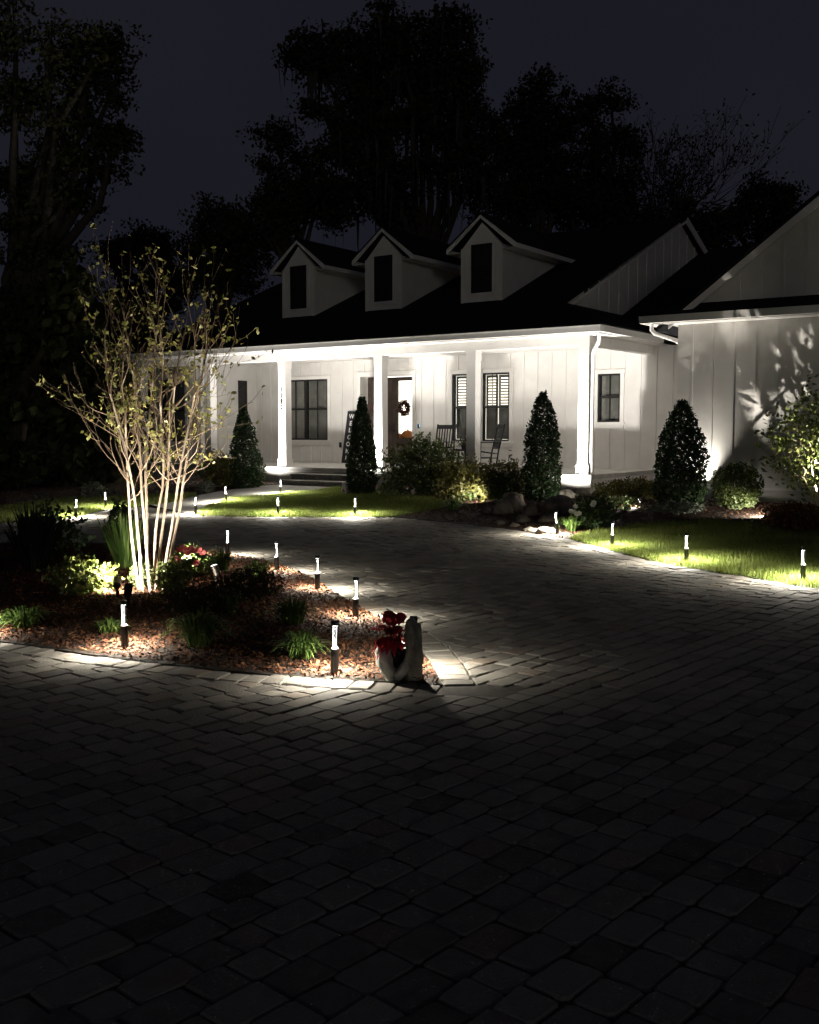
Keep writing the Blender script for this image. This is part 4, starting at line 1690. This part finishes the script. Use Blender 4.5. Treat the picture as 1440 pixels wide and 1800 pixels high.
pshrub('ground_plant', 'brightest lit variegated plant below the olive shrubs', 'plant', 826, 851, 880, 62, 600, 0.075, M['leaf_pale'], stems=3)
pshrub('low_hedge', 'low olive hedge under the small window', 'hedge', 1108, 842, 880, 120, 3800, 0.05, M['leaf_olive'], depth=0.7)
pshrub('leafy_shrub', 'rust tinged shrub at the right end of the low hedge', SH, 1128, 838, 878, 34, 900, 0.05, M['leaf_red'])
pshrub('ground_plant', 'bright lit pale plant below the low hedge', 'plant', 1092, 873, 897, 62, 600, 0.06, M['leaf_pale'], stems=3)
pshrub('ground_plant', 'silver grey low plant in front of the widest cone evergreen', 'plant', 1192, 888, 912, 90, 900, 0.055, M['leaf_grey'], stems=3, depth=0.5)
pshrub('round_shrub', 'rounded clipped shrub against the white wing wall', SH, 1294, 815, 893, 92, 5200, 0.05, M['leaf_mid'], rough=0.12)
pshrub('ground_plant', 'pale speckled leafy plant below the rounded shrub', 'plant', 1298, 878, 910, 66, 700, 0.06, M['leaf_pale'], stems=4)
pshrub('leafy_shrub', 'russet and green low shrub at the right edge by the wing', SH, 1402, 884, 935, 110, 2600, 0.055, M['leaf_red'], rough=0.3)
pshrub('leafy_shrub', 'dark low shrub between rounded shrub and glossy tree', SH, 1372, 800, 880, 46, 1300, 0.06, M['leaf_dark'], rough=0.3)
pshrub('leafy_shrub', 'yellow green shrub behind the myrtle, left of the first cone evergreen', SH, 385, 795, 853, 72, 2200, 0.08, M['leaf_olive'], rough=0.3)
pshrub('leafy_shrub', 'small lit shrub on the right side of the first cone evergreen', SH, 456, 800, 851, 24, 700, 0.06, M['leaf_mid'])
pshrub('ground_plant', 'teal tinted low plant left of the first cone evergreen', 'plant', 416, 842, 857, 36, 350, 0.06, M['leaf_pale'], stems=3)
pshrub('ground_plant', 'silver grey plant beside the walkway', 'plant', 362, 846, 866, 34, 350, 0.06, M['leaf_grey'], stems=3)
pshrub('leafy_shrub', 'small dim shrub at the edge of the woods behind the left lawn', SH, 165, 848, 876, 44, 500, 0.07, M['leaf_grey'], rough=0.4)

# white flowering shrub by the boulders
p = at(1042, 932)
t = pshrub('flowering_shrub', 'dark shrub with white blooms between the boulders and the lawn', SH, 1042, 872, 932, 74, 2600, 0.055, M['leaf_dark'], rough=0.3)


def blooms(t, pts, m, size=0.04, petals=6):
    for c in pts:
        mb = MB()
        c = Vector(c)
        ph = rng.random() * 6
        for k in range(petals):
            a = ph + 2 * PI * k / petals
            d = (Vector((math.cos(a), 0.6 * math.sin(a), 0.8 * math.sin(a))) + Vector((0, -0.28, 0.21))).normalized()
            s_ = Vector((-math.sin(a), 0.6 * math.cos(a), 0.8 * math.cos(a)))
            mb.add([c, c + d * size * 0.6 + s_ * size * 0.38, c + d * size, c + d * size * 0.6 - s_ * size * 0.38], [(0, 1, 2, 3)], 0.3 + 0.6 * rng.random())
        mb.obj('bloom', m, t)


def bloom_px(lst, base, off=-0.1):
    out = []
    for px_, py_ in lst:
        dx, dy, dz = ray(px_, py_)
        tt = (base.y + off) / dy
        out.append(Vector((dx * tt, dy * tt, EYE + dz * tt)) - base)
    return out


blooms(t, bloom_px([(1012, 891), (1009, 900), (1014, 904), (1004, 899), (1044, 884), (1042, 888), (1018, 903)], p, -0.36), M['flower_white'], 0.05)


def clump(label, base, spread, ht, n, m, wd=0.008, name='grass_clump', cat='grass clump', group=None, stiff=0.0, seg=4):
    """arching strap leaves rising from one root"""
    t = thing(name, label, cat, base, rng.random() * 6, group)
    V, F, R = [], [], []
    for i in range(n):
        a = rng.random() * 2 * PI
        lean = (0.15 + 0.85 * rng.random()) * (1 - stiff * 0.5)
        L = ht * (0.75 + 0.45 * rng.random())
        out = spread * lean * 0.5
        r0 = 0.05 * rng.random() * (1 + spread)
        ca, sa = math.cos(a), math.sin(a)
        tw = rng.normal(0, 0.5)
        px_, py_ = -math.sin(a + tw), math.cos(a + tw)
        o = len(V)
        for k in range(seg + 1):
            u = k / seg
            if stiff > 0.5:
                rr, zz = r0 + out * u, L * (u * (1 - 0.12 * u * lean))
            else:
                rr, zz = r0 + out * (u ** 1.25), L * (1.9 * u - (0.9 + 0.75 * lean) * u * u)
            ww = wd * (0.75 + 0.5 * min(1, 3 * u)) * (1 - u ** 2.2) + 0.0006
            x, y = ca * rr, sa * rr
            V.append((x - px_ * ww, y - py_ * ww, zz))
            V.append((x + px_ * ww, y + py_ * ww, zz))
        r = float(np.clip(rng.normal(0.5, 0.25), 0, 1))
        for k in range(seg):
            F.append((o + 2 * k, o + 2 * k + 1, o + 2 * k + 3, o + 2 * k + 2))
            R.append(r)
    me = np_mesh('blades', np.array(V), np.array(F), R)
    place('blades', me, m, t)
    return t


LG = 'grassy clumps in the planting beds'


def pclump(label, px_, ytop, ybase, wpx, n, m=None, **kw):
    p = at(px_, ybase)
    return clump(label, p, wpx * p.y / FPX, (ybase - ytop) * p.y / FPX * 1.1, n, m or M['blade'], group=kw.pop('group', LG), **kw)


pclump('arching grass clump at the left front corner of the island', 44, 1064, 1104, 130, 150)
pclump('small grass clump behind the front left bollard', 195, 1084, 1116, 80, 70)
pclump('largest grass clump, in the mulch at the middle front of the island', 350, 1072, 1136, 140, 220)
pclump('bright grass clump just left of the nearest bollard', 530, 1108, 1156, 120, 170)
pclump('dark grass clump behind the one left of the nearest bollard', 515, 1052, 1098, 110, 150)
pclump('grass clump beside the farthest island bollard', 388, 962, 1006, 60, 120)
pclump('low grass clump behind the two dark island shrubs', 450, 985, 1018, 90, 110)
pclump('grass clump on the island between large clump and dark shrub', 400, 1040, 1080, 80, 90)
pclump('green grass clump at the bollard by the boulders', 1006, 906, 934, 66, 110)
pclump('dark grass clump at the tip of the middle lawn', 795, 876, 898, 66, 110)

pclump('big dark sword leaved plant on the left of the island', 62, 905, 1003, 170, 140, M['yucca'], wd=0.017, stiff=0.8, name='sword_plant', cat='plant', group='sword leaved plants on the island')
pclump('lit sword leaved plant behind the myrtle trunks', 222, 915, 1000, 150, 90, M['blade'], wd=0.014, stiff=0.8, name='sword_plant', cat='plant', group='sword leaved plants on the island')
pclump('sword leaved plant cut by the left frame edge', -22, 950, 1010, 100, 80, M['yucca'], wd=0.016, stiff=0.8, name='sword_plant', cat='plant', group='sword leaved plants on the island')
pshrub('leafy_shrub', 'upright dark shrub behind the left myrtle trunk', SH, 218, 884, 975, 60, 800, 0.075, M['leaf_dark'], rough=0.4, aspect=0.6)
pshrub('leafy_shrub', 'dark leafy shrub rising behind the big sword plant', SH, 88, 888, 985, 110, 800, 0.07, M['leaf_dark'], rough=0.45, aspect=0.6)
pshrub('leafy_shrub', 'lit green and yellow shrub left of the myrtle trunks', SH, 148, 985, 1044, 118, 1500, 0.05, M['leaf_gloss'], rough=0.35, aspect=0.6)
t = pshrub('flowering_shrub', 'green shrub with coral red flowers on the right of the myrtle', SH, 333, 962, 1012, 76, 900, 0.05, M['leaf_mid'], rough=0.35)
p = Vector(t.location)
blooms(t, bloom_px([(316, 967), (322, 963), (328, 968), (336, 965), (343, 969), (350, 967), (356, 972), (331, 972), (313, 985), (309, 983), (345, 990)], p, -0.26), M['flower_red'], 0.040, 7)
pshrub('leafy_shrub', 'low green shrub at the foot of the right myrtle trunk', SH, 305, 985, 1046, 66, 800, 0.045, M['leaf_mid'], rough=0.35)
pshrub('leafy_shrub', 'low pale shrub between the myrtle trunks', SH, 252, 985, 1035, 50, 450, 0.05, M['leaf_pale'], rough=0.35)
pshrub('leafy_shrub', 'low dark purple shrub in the middle of the island', SH, 360, 1030, 1078, 130, 2200, 0.035, M['leaf_purple'], rough=0.3)
pshrub('leafy_shrub', 'low dark purple shrub behind the middle one, nearer the drive', SH, 440, 1000, 1052, 110, 1800, 0.035, M['leaf_purple'], rough=0.3)


# trees
def grow(p, d, L, r, depth, polys, tips, spread, upw, kids, seg=5, shrink=0.68, wob=0.12, tip_min=2):
    pts, rad = [p.copy()], [r]
    q = p.copy()
    dd = d.copy()
    marks = []
    for i in range(seg):
        dd = (dd + Vector(rng.normal(0, wob, 3)) + Vector((0, 0, upw))).normalized()
        q = q + dd * (L / seg)
        pts.append(q.copy())
        rad.append(r * (1 - 0.5 * (i + 1) / seg))
        marks.append((q.copy(), dd.copy(), rad[-1]))
        if depth <= tip_min:
            tips.append((q.copy(), dd.copy(), depth))
    polys.append((pts, rad))
    if depth == 0:
        tips.append((q.copy(), dd.copy(), -1))
        return
    for k in range(kids):
        i = seg - 1 if k == 0 else int(rng.integers(max(1, seg // 3), seg))
        m_, md, mr = marks[i]
        side = Vector(rng.normal(0, 1, 3))
        side = (side - md * side.dot(md)).normalized()
        a = spread * (0.35 if k == 0 else 0.8 + 0.5 * rng.random())
        nd = (md * math.cos(a) + side * math.sin(a)).normalized()
        grow(m_, nd, L * shrink * (0.8 + 0.4 * rng.random()), mr * 0.72, depth - 1, polys, tips, spread, upw, kids, seg, shrink, wob, tip_min)


# crape myrtle
rng = np.random.default_rng(31)
base = at(266, 1040)
myr = thing('crape_myrtle', 'multi trunk tree with pale bare stems and sparse leaves lit from below', 'tree', base)
polys, tips = [], []
STEMS = [(-0.10, 0.02, -0.30, 0.0, 2.3), (-0.06, -0.04, -0.14, 0.06, 2.7), (-0.03, 0.05, -0.06, 0.10, 2.9), (0.0, -0.02, 0.02, -0.05, 3.0),
         (0.02, 0.06, 0.08, 0.15, 2.8), (0.10, 0.0, 0.13, 0.0, 2.7), (0.12, 0.05, 0.20, 0.1, 2.7), (0.04, 0.0, 0.05, 0.3, 2.6)]
for (sx, sy, lx, ly_, hh) in STEMS:
    lx, ly_, hh = lx * 0.58, ly_ * 0.7, hh * 1.08
    p = Vector((sx, sy, -0.05))
    pts, rad = [p], [0.019]
    d = Vector((lx * 0.7, ly_ * 0.7, 1)).normalized()
    q = p.copy()
    n = 9
    for i in range(n):
        d = (d + Vector((rng.normal(0, 0.05), rng.normal(0, 0.05), 0)) + Vector((lx, ly_, 0)) * 0.05).normalized()
        q = q + d * (hh * 0.62 / n)
        pts.append(q.copy())
        rad.append(0.019 - 0.0011 * i)
        if i >= 4:
            for rep in range(2):
                sd = Vector(rng.normal(0, 1, 3)) + Vector((lx * 2.0, ly_ * 2.0, 0))
                sd.z = 0
                sd.normalize()
                a = 0.55 + 0.5 * rng.random()
                nd = (d * math.cos(a) + sd * math.sin(a)).normalized()
                grow(q, nd, 0.26 + 0.21 * rng.random(), rad[-1] * 0.42, 2, polys, tips, 0.6, 0.10, 2, 4, 0.72, 0.13, 1)
    grow(q, d, 0.55, rad[-1], 2, polys, tips, 0.55, 0.12, 3, 5, 0.75, 0.1, 1)
    mb = MB()
    mb.tube(pts, [a * 0.74 for a in rad], 8)
    mb.obj('trunk', M['myrtle_bark'], myr, True)
br = MB()
for pts, rad in polys:
    br.tube(pts, [max(0.0016, a) for a in rad], 4, cap=False)
o = br.obj('branches', M['twig'], myr, True)
o['kind'] = 'stuff'
P = []
for q, d, k in tips:
    if rng.random() < (0.6 if k < 0 else 0.18):
        for _ in range(int(rng.integers(1, 4))):
            P.append(np.array(q) + rng.normal(0, 0.022, 3))
o = leaf_obj('leaves', np.array(P), 0.047, M['leaf_myrtle'], myr, 0.0, 0.55)
o['kind'] = 'stuff'


rng = np.random.default_rng(41)
# glossy tree by the wing, rooted right at the frame edge
base = at(1442, 892)
mg = thing('glossy_tree', 'broad leaved glossy tree lit from below at the right edge beside the wing', 'tree', base)
polys, tips = [], []
for k in range(6):
    a = 2 * PI * k / 6
    d = Vector((math.cos(a) * 0.35, math.sin(a) * 0.35, 1)).normalized()
    grow(Vector((0.04 * math.cos(a), 0.04 * math.sin(a), -0.05)), d, 0.8, 0.022, 2, polys, tips, 0.6, 0.06, 3, 4, 0.72, 0.12, 1)
br = MB()
for pts, rad in polys:
    br.tube(pts, [max(0.003, a) for a in rad], 5, cap=False)
br.obj('trunk', M['myrtle_bark'], mg, True)
P = blob_points(2600, 0.95, 0.75, 1.05, shell=0.85, rough=0.35)
P[:, 2] += 1.12
P[:, :2] *= (0.55 + 0.45 * np.clip(P[:, 2:3] / 0.9, 0, 1)) * np.clip(1.45 - 0.35 * P[:, 2:3], 0.3, 1.2)
o = leaf_obj('leaves', P, 0.095, M['leaf_gloss'], mg, 0.1, 0.5)
o['kind'] = 'stuff'


rng = np.random.default_rng(51)
# night trees beyond the house
def px_at(px_, py_, Y):
    dx, dy, dz = ray(px_, py_)
    tt = Y / dy
    return Vector((dx * tt, Y, EYE + dz * tt))


def big_tree(name, label, trunk_px, Y, blobs, per=105, leaf=0.20, trunk_r=0.45, clump_r=0.85, dens=1.0, group='tall trees beyond the house', moss=0, gap=0.0):
    X0 = (trunk_px - 720) / FPX * Y
    base = Vector((X0, Y, 0))
    t = thing(name, label, 'tree', base, 0, group)
    cr = []
    limbs = MB()
    fork = None
    zs = [px_at(b_[0], b_[1], Y).z for b_ in blobs]
    zmin = min(zs)
    fork = Vector((0, 0, max(3.0, zmin * 0.75)))
    mid = fork * 0.5 + Vector((rng.normal(0, 0.2), rng.normal(0, 0.2), 0))
    tk = MB()
    tk.tube([(0, 0, -0.3), (0, 0, 0.4), mid, fork], [trunk_r * 1.5, trunk_r * 1.05, trunk_r * 0.85, trunk_r * 0.7], 9)
    tk.obj('trunk', M['bark'], t, True)
    for (bx_, by_, rx, ry) in blobs:
        c = px_at(bx_, by_, Y) - base
        RX, RZ = rx * Y / FPX, ry * Y / FPX
        RY = (RX + RZ) / 2
        c.y += rng.normal(0, RY * 0.4)
        limbs.tube([fork, fork.lerp(c, 0.35) + Vector((0, 0, -0.1 * c.z * 0.2)), fork.lerp(c, 0.7) + Vector(rng.normal(0, 0.3, 3)), c],
                   [trunk_r * 0.5, trunk_r * 0.36, trunk_r * 0.22, 0.06], 6)
        vol = RX * RY * RZ
        nc = max(6, int(11 * dens * (vol ** 0.72)))
        C = unit(nc) * (rng.random(nc)[:, None] ** 0.42) * np.array([RX, RY, RZ])
        for q in C:
            limbs.tube([c, c + Vector(q) * 0.5 + Vector((0, 0, -0.1)), c + Vector(q)], [0.07, 0.045, 0.02], 4, cap=False)
            rr = clump_r * (0.6 + 0.7 * rng.random())
            k = int(per * (0.6 + 0.8 * rng.random()))
            cr.append(np.array(c) + q + unit(k) * (rng.random(k)[:, None] ** 0.55) * rr * np.array([1.05, 1.05, 0.7]))
    limbs.obj('limbs', M['bark'], t, True)
    P = np.concatenate(cr)
    o = leaf_obj('crown', P, leaf, M['tree_leaf'], t, 0.0, 0.62)
    if moss:
        V, F = [], []
        for i in range(moss):
            q = P[int(rng.integers(0, len(P)))]
            L = 0.8 + 2.2 * rng.random()
            wv = 0.05 + 0.10 * rng.random()
            a = rng.random() * PI
            o0 = len(V)
            for k in range(4):
                u = k / 3
                ww = wv * (1 - u * 0.85)
                jx, jy = rng.normal(0, 0.04, 2)
                V.append((q[0] - math.cos(a) * ww + jx, q[1] - math.sin(a) * ww + jy, q[2] - L * u))
                V.append((q[0] + math.cos(a) * ww + jx, q[1] + math.sin(a) * ww + jy, q[2] - L * u))
            for k in range(3):
                F.append((o0 + 2 * k, o0 + 2 * k + 1, o0 + 2 * k + 3, o0 + 2 * k + 2))
        place('moss', np_mesh('moss', np.array(V), np.array(F)), M['moss'], t)['kind'] = 'stuff'
    return t


big_tree('live_oak', 'tallest broad oak with hanging moss standing behind the dormers', 748, 46,
         [(545, 95, 52, 42), (600, 85, 60, 45), (690, 55, 60, 48), (775, 65, 55, 42), (640, 130, 80, 45), (730, 125, 80, 55), (815, 150, 52, 60),
          (560, 180, 34, 18), (650, 215, 65, 45), (740, 220, 70, 55), (825, 230, 50, 55), (600, 265, 50, 45), (690, 300, 60, 50), (770, 300, 40, 40), (835, 310, 50, 45),
          (620, 340, 60, 50), (700, 370, 40, 40)], moss=260, dens=1.0)
big_tree('broadleaf_tree', 'ragged dark tree left of the tall mossy oak', 520, 50,
         [(483, 245, 32, 32), (470, 290, 26, 26), (535, 280, 30, 28), (520, 330, 50, 40), (470, 345, 30, 20), (560, 360, 60, 50), (490, 400, 60, 40)], dens=1.0)
big_tree('broadleaf_tree', 'low dark tree above the left end of the roof', 390, 52,
         [(370, 375, 34, 32), (410, 390, 40, 34), (360, 430, 46, 40), (440, 440, 60, 50), (400, 480, 60, 50), (330, 470, 40, 40)])
big_tree('broadleaf_tree', 'low dark tree behind the crape myrtle top', 262, 50,
         [(240, 420, 34, 34), (280, 440, 40, 40), (215, 450, 34, 34), (300, 500, 50, 50), (220, 520, 60, 50), (190, 440, 26, 26)])
big_tree('broadleaf_tree', 'dense round topped tree right of the mossy oak', 950, 52,
         [(955, 170, 44, 36), (925, 205, 32, 36), (990, 205, 30, 34), (950, 250, 60, 44), (905, 290, 45, 40), (985, 300, 50, 40), (880, 260, 30, 40), (930, 345, 60, 40), (1010, 360, 60, 40), (880, 370, 50, 40)], dens=1.1)
big_tree('broadleaf_tree', 'open tree between the round topped tree and the bare one', 1050, 55,
         [(1072, 178, 28, 20), (1040, 190, 26, 24), (1055, 235, 40, 34), (1095, 260, 36, 34), (1050, 300, 50, 44), (1100, 330, 40, 40), (1060, 380, 60, 40)], dens=0.8)
big_tree('broadleaf_tree', 'small tree rising behind the roof of the gabled wing', 1345, 50,
         [(1350, 330, 32, 26), (1320, 355, 28, 26), (1378, 350, 26, 26), (1345, 390, 50, 36), (1300, 385, 40, 30), (1400, 400, 40, 40)])
big_tree('broadleaf_tree', 'low dark tree behind the white side gable', 1200, 48,
         [(1130, 395, 50, 34), (1190, 385, 50, 26), (1250, 390, 50, 32), (1220, 420, 70, 30), (1080, 410, 50, 34)])
big_tree('broadleaf_tree', 'huge tree towering over the left edge of the picture', 30, 33,
         [(20, 60, 60, 70), (90, 90, 55, 45), (160, 75, 45, 36), (195, 95, 30, 34), (120, 150, 70, 50), (200, 160, 34, 40), (30, 180, 70, 70), (180, 225, 48, 36), (110, 240, 60, 50),
          (205, 250, 28, 34), (170, 300, 46, 34), (100, 310, 50, 50), (30, 300, 60, 70), (130, 350, 36, 30), (60, 400, 60, 60), (20, 470, 60, 60), (95, 460, 44, 40)],
         dens=0.8, per=110, trunk_r=0.5, leaf=0.16, clump_r=0.7)
big_tree('broadleaf_tree', 'dark tree filling the black left edge beside the lawn', 60, 27,
         [(20, 560, 90, 70), (110, 540, 60, 60), (60, 640, 100, 70), (150, 640, 60, 60), (20, 740, 100, 70), (120, 740, 80, 70), (190, 740, 60, 60), (60, 820, 110, 50), (170, 815, 60, 40)],
         leaf=0.3, clump_r=0.6, group='trees of the dark wood on the left')
big_tree('broadleaf_tree', 'dark tree in the wood just left of the porch end', 190, 36,
         [(170, 560, 60, 50), (230, 600, 50, 60), (200, 680, 50, 60), (150, 700, 60, 60), (230, 760, 30, 60), (190, 800, 60, 40), (130, 620, 50, 50)],
         leaf=0.34, clump_r=0.7, group='trees of the dark wood on the left')

rng = np.random.default_rng(61)
# bare tree with fine twigs
Yb = 56
for (px_, lab, h_, r_) in ((1150, 'nearly bare tree with fine twigs against the sky right of centre', 4.6, 0.24),
                           (1118, 'thinner bare tree close left of the twiggy one', 3.8, 0.18)):
    X0 = (px_ - 720) / FPX * Yb
    bt = thing('bare_tree', lab, 'tree', (X0, Yb, 0), 0, 'bare trees beyond the house')
    polys, tips = [], []
    MB().tube([(0, 0, -0.3), (0.1, 0, 5), (0, 0, 9.5)], [r_ * 1.6, r_ * 1.2, r_], 8).obj('trunk', M['bark'], bt, True)
    for k in range(5):
        a = 2 * PI * k / 5 + 0.4
        d = Vector((math.cos(a) * 0.55, math.sin(a) * 0.55, 1)).normalized()
        grow(Vector((0, 0, 9.3 + 0.15 * k)), d, h_ * 0.72, r_ * 0.6, 4, polys, tips, 0.5, 0.03, 3, 5, 0.70, 0.10, 1)
    br = MB()
    for pts, rad in polys:
        br.tube(pts, [max(0.012, a) for a in rad], 4, cap=False)
    br.obj('branches', M['bark'], bt)
    P = np.array([np.array(q) + rng.normal(0, 0.18, 3) for q, d, k in tips if rng.random() < 0.35])
    leaf_obj('leaves', P, 0.22, M['tree_leaf'], bt)

# far wood that closes the horizon
nW = 16000
ang = rng.uniform(-1.15, 1.15, nW)
dist = rng.uniform(62, 78, nW)
hgt = 8.5 + 2.2 * np.sin(ang * 9) + 1.2 * np.sin(ang * 23 + 1)
P = np.stack([np.sin(ang) * dist, np.cos(ang) * dist, rng.random(nW) * hgt], 1)
o = leaf_obj('woods', P, 1.3, M['tree_leaf'], None, 0, 0.7)
tag(o, 'dark wood closing the view behind the house and garden', 'woods', kind='stuff')


rng = np.random.default_rng(71)
# ------------------------------------------------------------------ boulders and planter
def boulder(label, base, sx, sy, sz, m=None, rz=0.0, name='boulder', group='boulders in front of the porch corner'):
    bm = bmesh.new()
    bmesh.ops.create_icosphere(bm, subdivisions=4, radius=1)
    sd = Vector(rng.random(3) * 60)
    for v in bm.verts:
        n0 = v.co.normalized()
        k = 0.28 * mnoise.noise(n0 * 1.5 + sd) + 0.14 * mnoise.noise(n0 * 3.7 + sd) + 0.06 * mnoise.noise(n0 * 9 + sd)
        cell = mnoise.voronoi(n0 * 1.9 + sd)[0]
        k += 0.22 * (cell[1] - cell[0]) - 0.08
        q = n0 * (1 + k)
        v.co = Vector((q.x * sx, q.y * sy, max(q.z, -0.45) * sz))
    me = bpy.data.meshes.new(name)
    bm.to_mesh(me)
    bm.free()
    me.polygons.foreach_set('use_smooth', [True] * len(me.polygons))
    o = place(name, me, m or M['rock'])
    o.location = Vector(base) + Vector((0, 0, sz * 0.32))
    o.rotation_euler = (0, 0, rz)
    return tag(o, label, 'boulder', group)


def pboulder(label, px_, ybase, wpx, hpx, m=None):
    p = at(px_, ybase)
    k = p.y / FPX
    boulder(label, p, wpx * k / 2, wpx * k / 2.4, hpx * k / 1.35, m, rng.random() * 0.6 - 0.3)


pboulder('tall grey boulder at the left of the rock group', 902, 898, 46, 34)
pboulder('flat grey boulder below the tall grey one', 884, 908, 40, 22)
pboulder('long brown boulder in the middle of the rock group', 985, 906, 78, 34)
pboulder('small brown boulder between tall and long boulders', 936, 905, 34, 24)
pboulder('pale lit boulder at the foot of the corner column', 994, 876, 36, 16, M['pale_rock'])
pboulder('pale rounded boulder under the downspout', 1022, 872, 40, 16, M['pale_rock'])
pboulder('dark boulder beside the downspout', 1060, 876, 40, 22)
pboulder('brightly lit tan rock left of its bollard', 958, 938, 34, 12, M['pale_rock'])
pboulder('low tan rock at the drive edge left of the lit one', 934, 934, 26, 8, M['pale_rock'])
pboulder('small dark rock in front of the tall boulder', 920, 918, 24, 14)
pboulder('small dark rock left of the flat boulder', 858, 908, 24, 12)
pboulder('small rock before the long brown boulder', 962, 918, 30, 13)
pboulder('small grey rock in the mulch below the flat boulder', 880, 922, 18, 8)
pboulder('small dark rock nearest the drive in the rock group', 905, 926, 18, 8)

# stone planter
base = at(703, 1193)
pl = thing('stone_planter', 'rough stone planter with a low pale bowl and tall upright slab', 'planter', base, math.radians(-6))


def rough_stone(name, pts, rad, m, parent, flat=1.0, n=14, amp=0.010, seed=0):
    mb = MB()
    mb.tube(pts, rad, n)
    o = mb.obj(name, m, parent, True)
    bm = bmesh.new()
    bm.from_mesh(o.data)
    bmesh.ops.subdivide_edges(bm, edges=bm.edges[:], cuts=2, use_grid_fill=True)
    bmesh.ops.recalc_face_normals(bm, faces=bm.faces)
    for v in bm.verts:
        k = mnoise.noise(v.co * 22 + Vector((seed, 0, 0))) * amp + mnoise.noise(v.co * 60 + Vector((seed, 3, 0))) * amp * 0.5
        v.co += v.normal * k
        v.co.y *= flat
    for f in bm.faces:
        f.smooth = True
    bm.to_mesh(o.data)
    bm.free()
    return o


rough_stone('bowl_wall', [(-0.035, 0.0, -0.02), (-0.055, 0.0, 0.03), (-0.085, 0.0, 0.10), (-0.098, 0.0, 0.17), (-0.088, 0.0, 0.232), (-0.08, 0.0, 0.245)],
            [0.038, 0.048, 0.056, 0.053, 0.040, 0.010], M['lit_stone'], pl, 2.0, 14, 0.012, 2)
rough_stone('foot', [(-0.02, -0.01, 0.0), (0.015, -0.02, 0.045), (0.05, -0.015, 0.10), (0.07, 0.0, 0.16)], [0.030, 0.036, 0.034, 0.020], M['lit_stone'], pl, 1.6, 12, 0.010, 7)
rough_stone('upright_slab', [(0.085, 0.0, -0.03), (0.087, 0.0, 0.05), (0.090, 0.0, 0.15), (0.084, 0.0, 0.25), (0.080, 0.0, 0.325), (0.078, 0.0, 0.362), (0.078, 0, 0.378)],
            [0.056, 0.056, 0.053, 0.050, 0.048, 0.034, 0.010], M['shaded_stone'], pl, 1.25, 16, 0.014, 11)
rough_stone('bowl_back', [(-0.085, 0.07, 0.03), (-0.02, 0.10, 0.03), (0.05, 0.08, 0.03)], [0.03, 0.045, 0.03], M['shaded_stone'], pl, 1.0, 12, 0.010, 5)
pt = thing('poinsettia', 'red poinsettia in a black pot held by the stone planter', 'plant', base + Vector((-0.012, 0.0, 0.075)))
MB().lathe([(0.036, 0), (0.052, 0.11), (0.056, 0.115), (0.050, 0.118), (0.01, 0.112)], 14).obj('pot', M['pot'], pt, True)


def bract(c, d, L, wd, droop, r):
    """pointed leaf with a mid rib and side points"""
    c, d = Vector(c), Vector(d).normalized()
    s_ = d.cross(Vector((0, 0, 1)))
    s_ = s_.normalized() if s_.length > 0.05 else Vector((1, 0, 0))
    n_ = s_.cross(d)
    V = []
    prof = (0.10, 0.75, 1.0, 0.62, 0.03)
    for k in range(5):
        u = k / 4
        m_ = c + d * (L * u) + Vector((0, 0, -droop * L * u * u))
        ww = wd * prof[k] / 2
        V += [m_ + s_ * ww + n_ * ww * 0.35, m_, m_ - s_ * ww + n_ * ww * 0.35]
    F = []
    for k in range(4):
        o_ = 3 * k
        F += [(o_, o_ + 1, o_ + 4, o_ + 3), (o_ + 1, o_ + 2, o_ + 5, o_ + 4)]
    return MB().add(V, F, r)


for k in range(84):
    a = 2 * PI * k / 84 * 3.0 + rng.random() * 0.4
    ring = k % 3
    el = (0.15, 0.55, 1.05)[ring]
    d = Vector((math.cos(a) * math.cos(el), math.sin(a) * math.cos(el), math.sin(el)))
    c = Vector((-0.035 + rng.normal(0, 0.036), rng.normal(0, 0.030), 0.165 + 0.05 * ring + rng.normal(0, 0.012)))
    bract(c, d, 0.070 + 0.025 * rng.random(), 0.062, 0.45 - 0.12 * ring, float(rng.random())).obj('bract', M['bract'], pt, True)
for (dx, dz_) in ((-0.10, 0.0), (-0.095, -0.06), (-0.05, -0.09), (-0.09, 0.05), (0.02, -0.1), (-0.07, -0.03), (-0.02, -0.08)):
    bract((-0.045 + rng.normal(0, 0.012), -0.035, 0.17 + rng.normal(0, 0.015)), (dx, dz_ - 0.02, 0.01), 0.115, 0.06, 0.75, 0.55 + 0.4 * rng.random()).obj('bract', M['bract'], pt, True)
for k in range(16):
    a = rng.random() * 2 * PI
    bract((-0.02, 0, 0.125), (math.cos(a), math.sin(a), 0.1), 0.085, 0.04, 0.5, float(rng.random())).obj('leaf', M['leaf_mid'], pt, True)
st = MB()
for k in range(5):
    a = 2 * PI * k / 5
    st.tube([(0, 0, 0.10), (0.03 * math.cos(a) - 0.02, 0.03 * math.sin(a), 0.2), (0.03 * math.cos(a) - 0.03, 0.03 * math.sin(a), 0.25)], 0.004, 5)
st.obj('stem', M['stem'], pt)

print('tris', sum(len(o.data.loop_triangles) if False else sum(len(p.vertices) - 2 for p in o.data.polygons) for o in sc.objects if o.type == 'MESH' and len(o.data.polygons) < 3000))
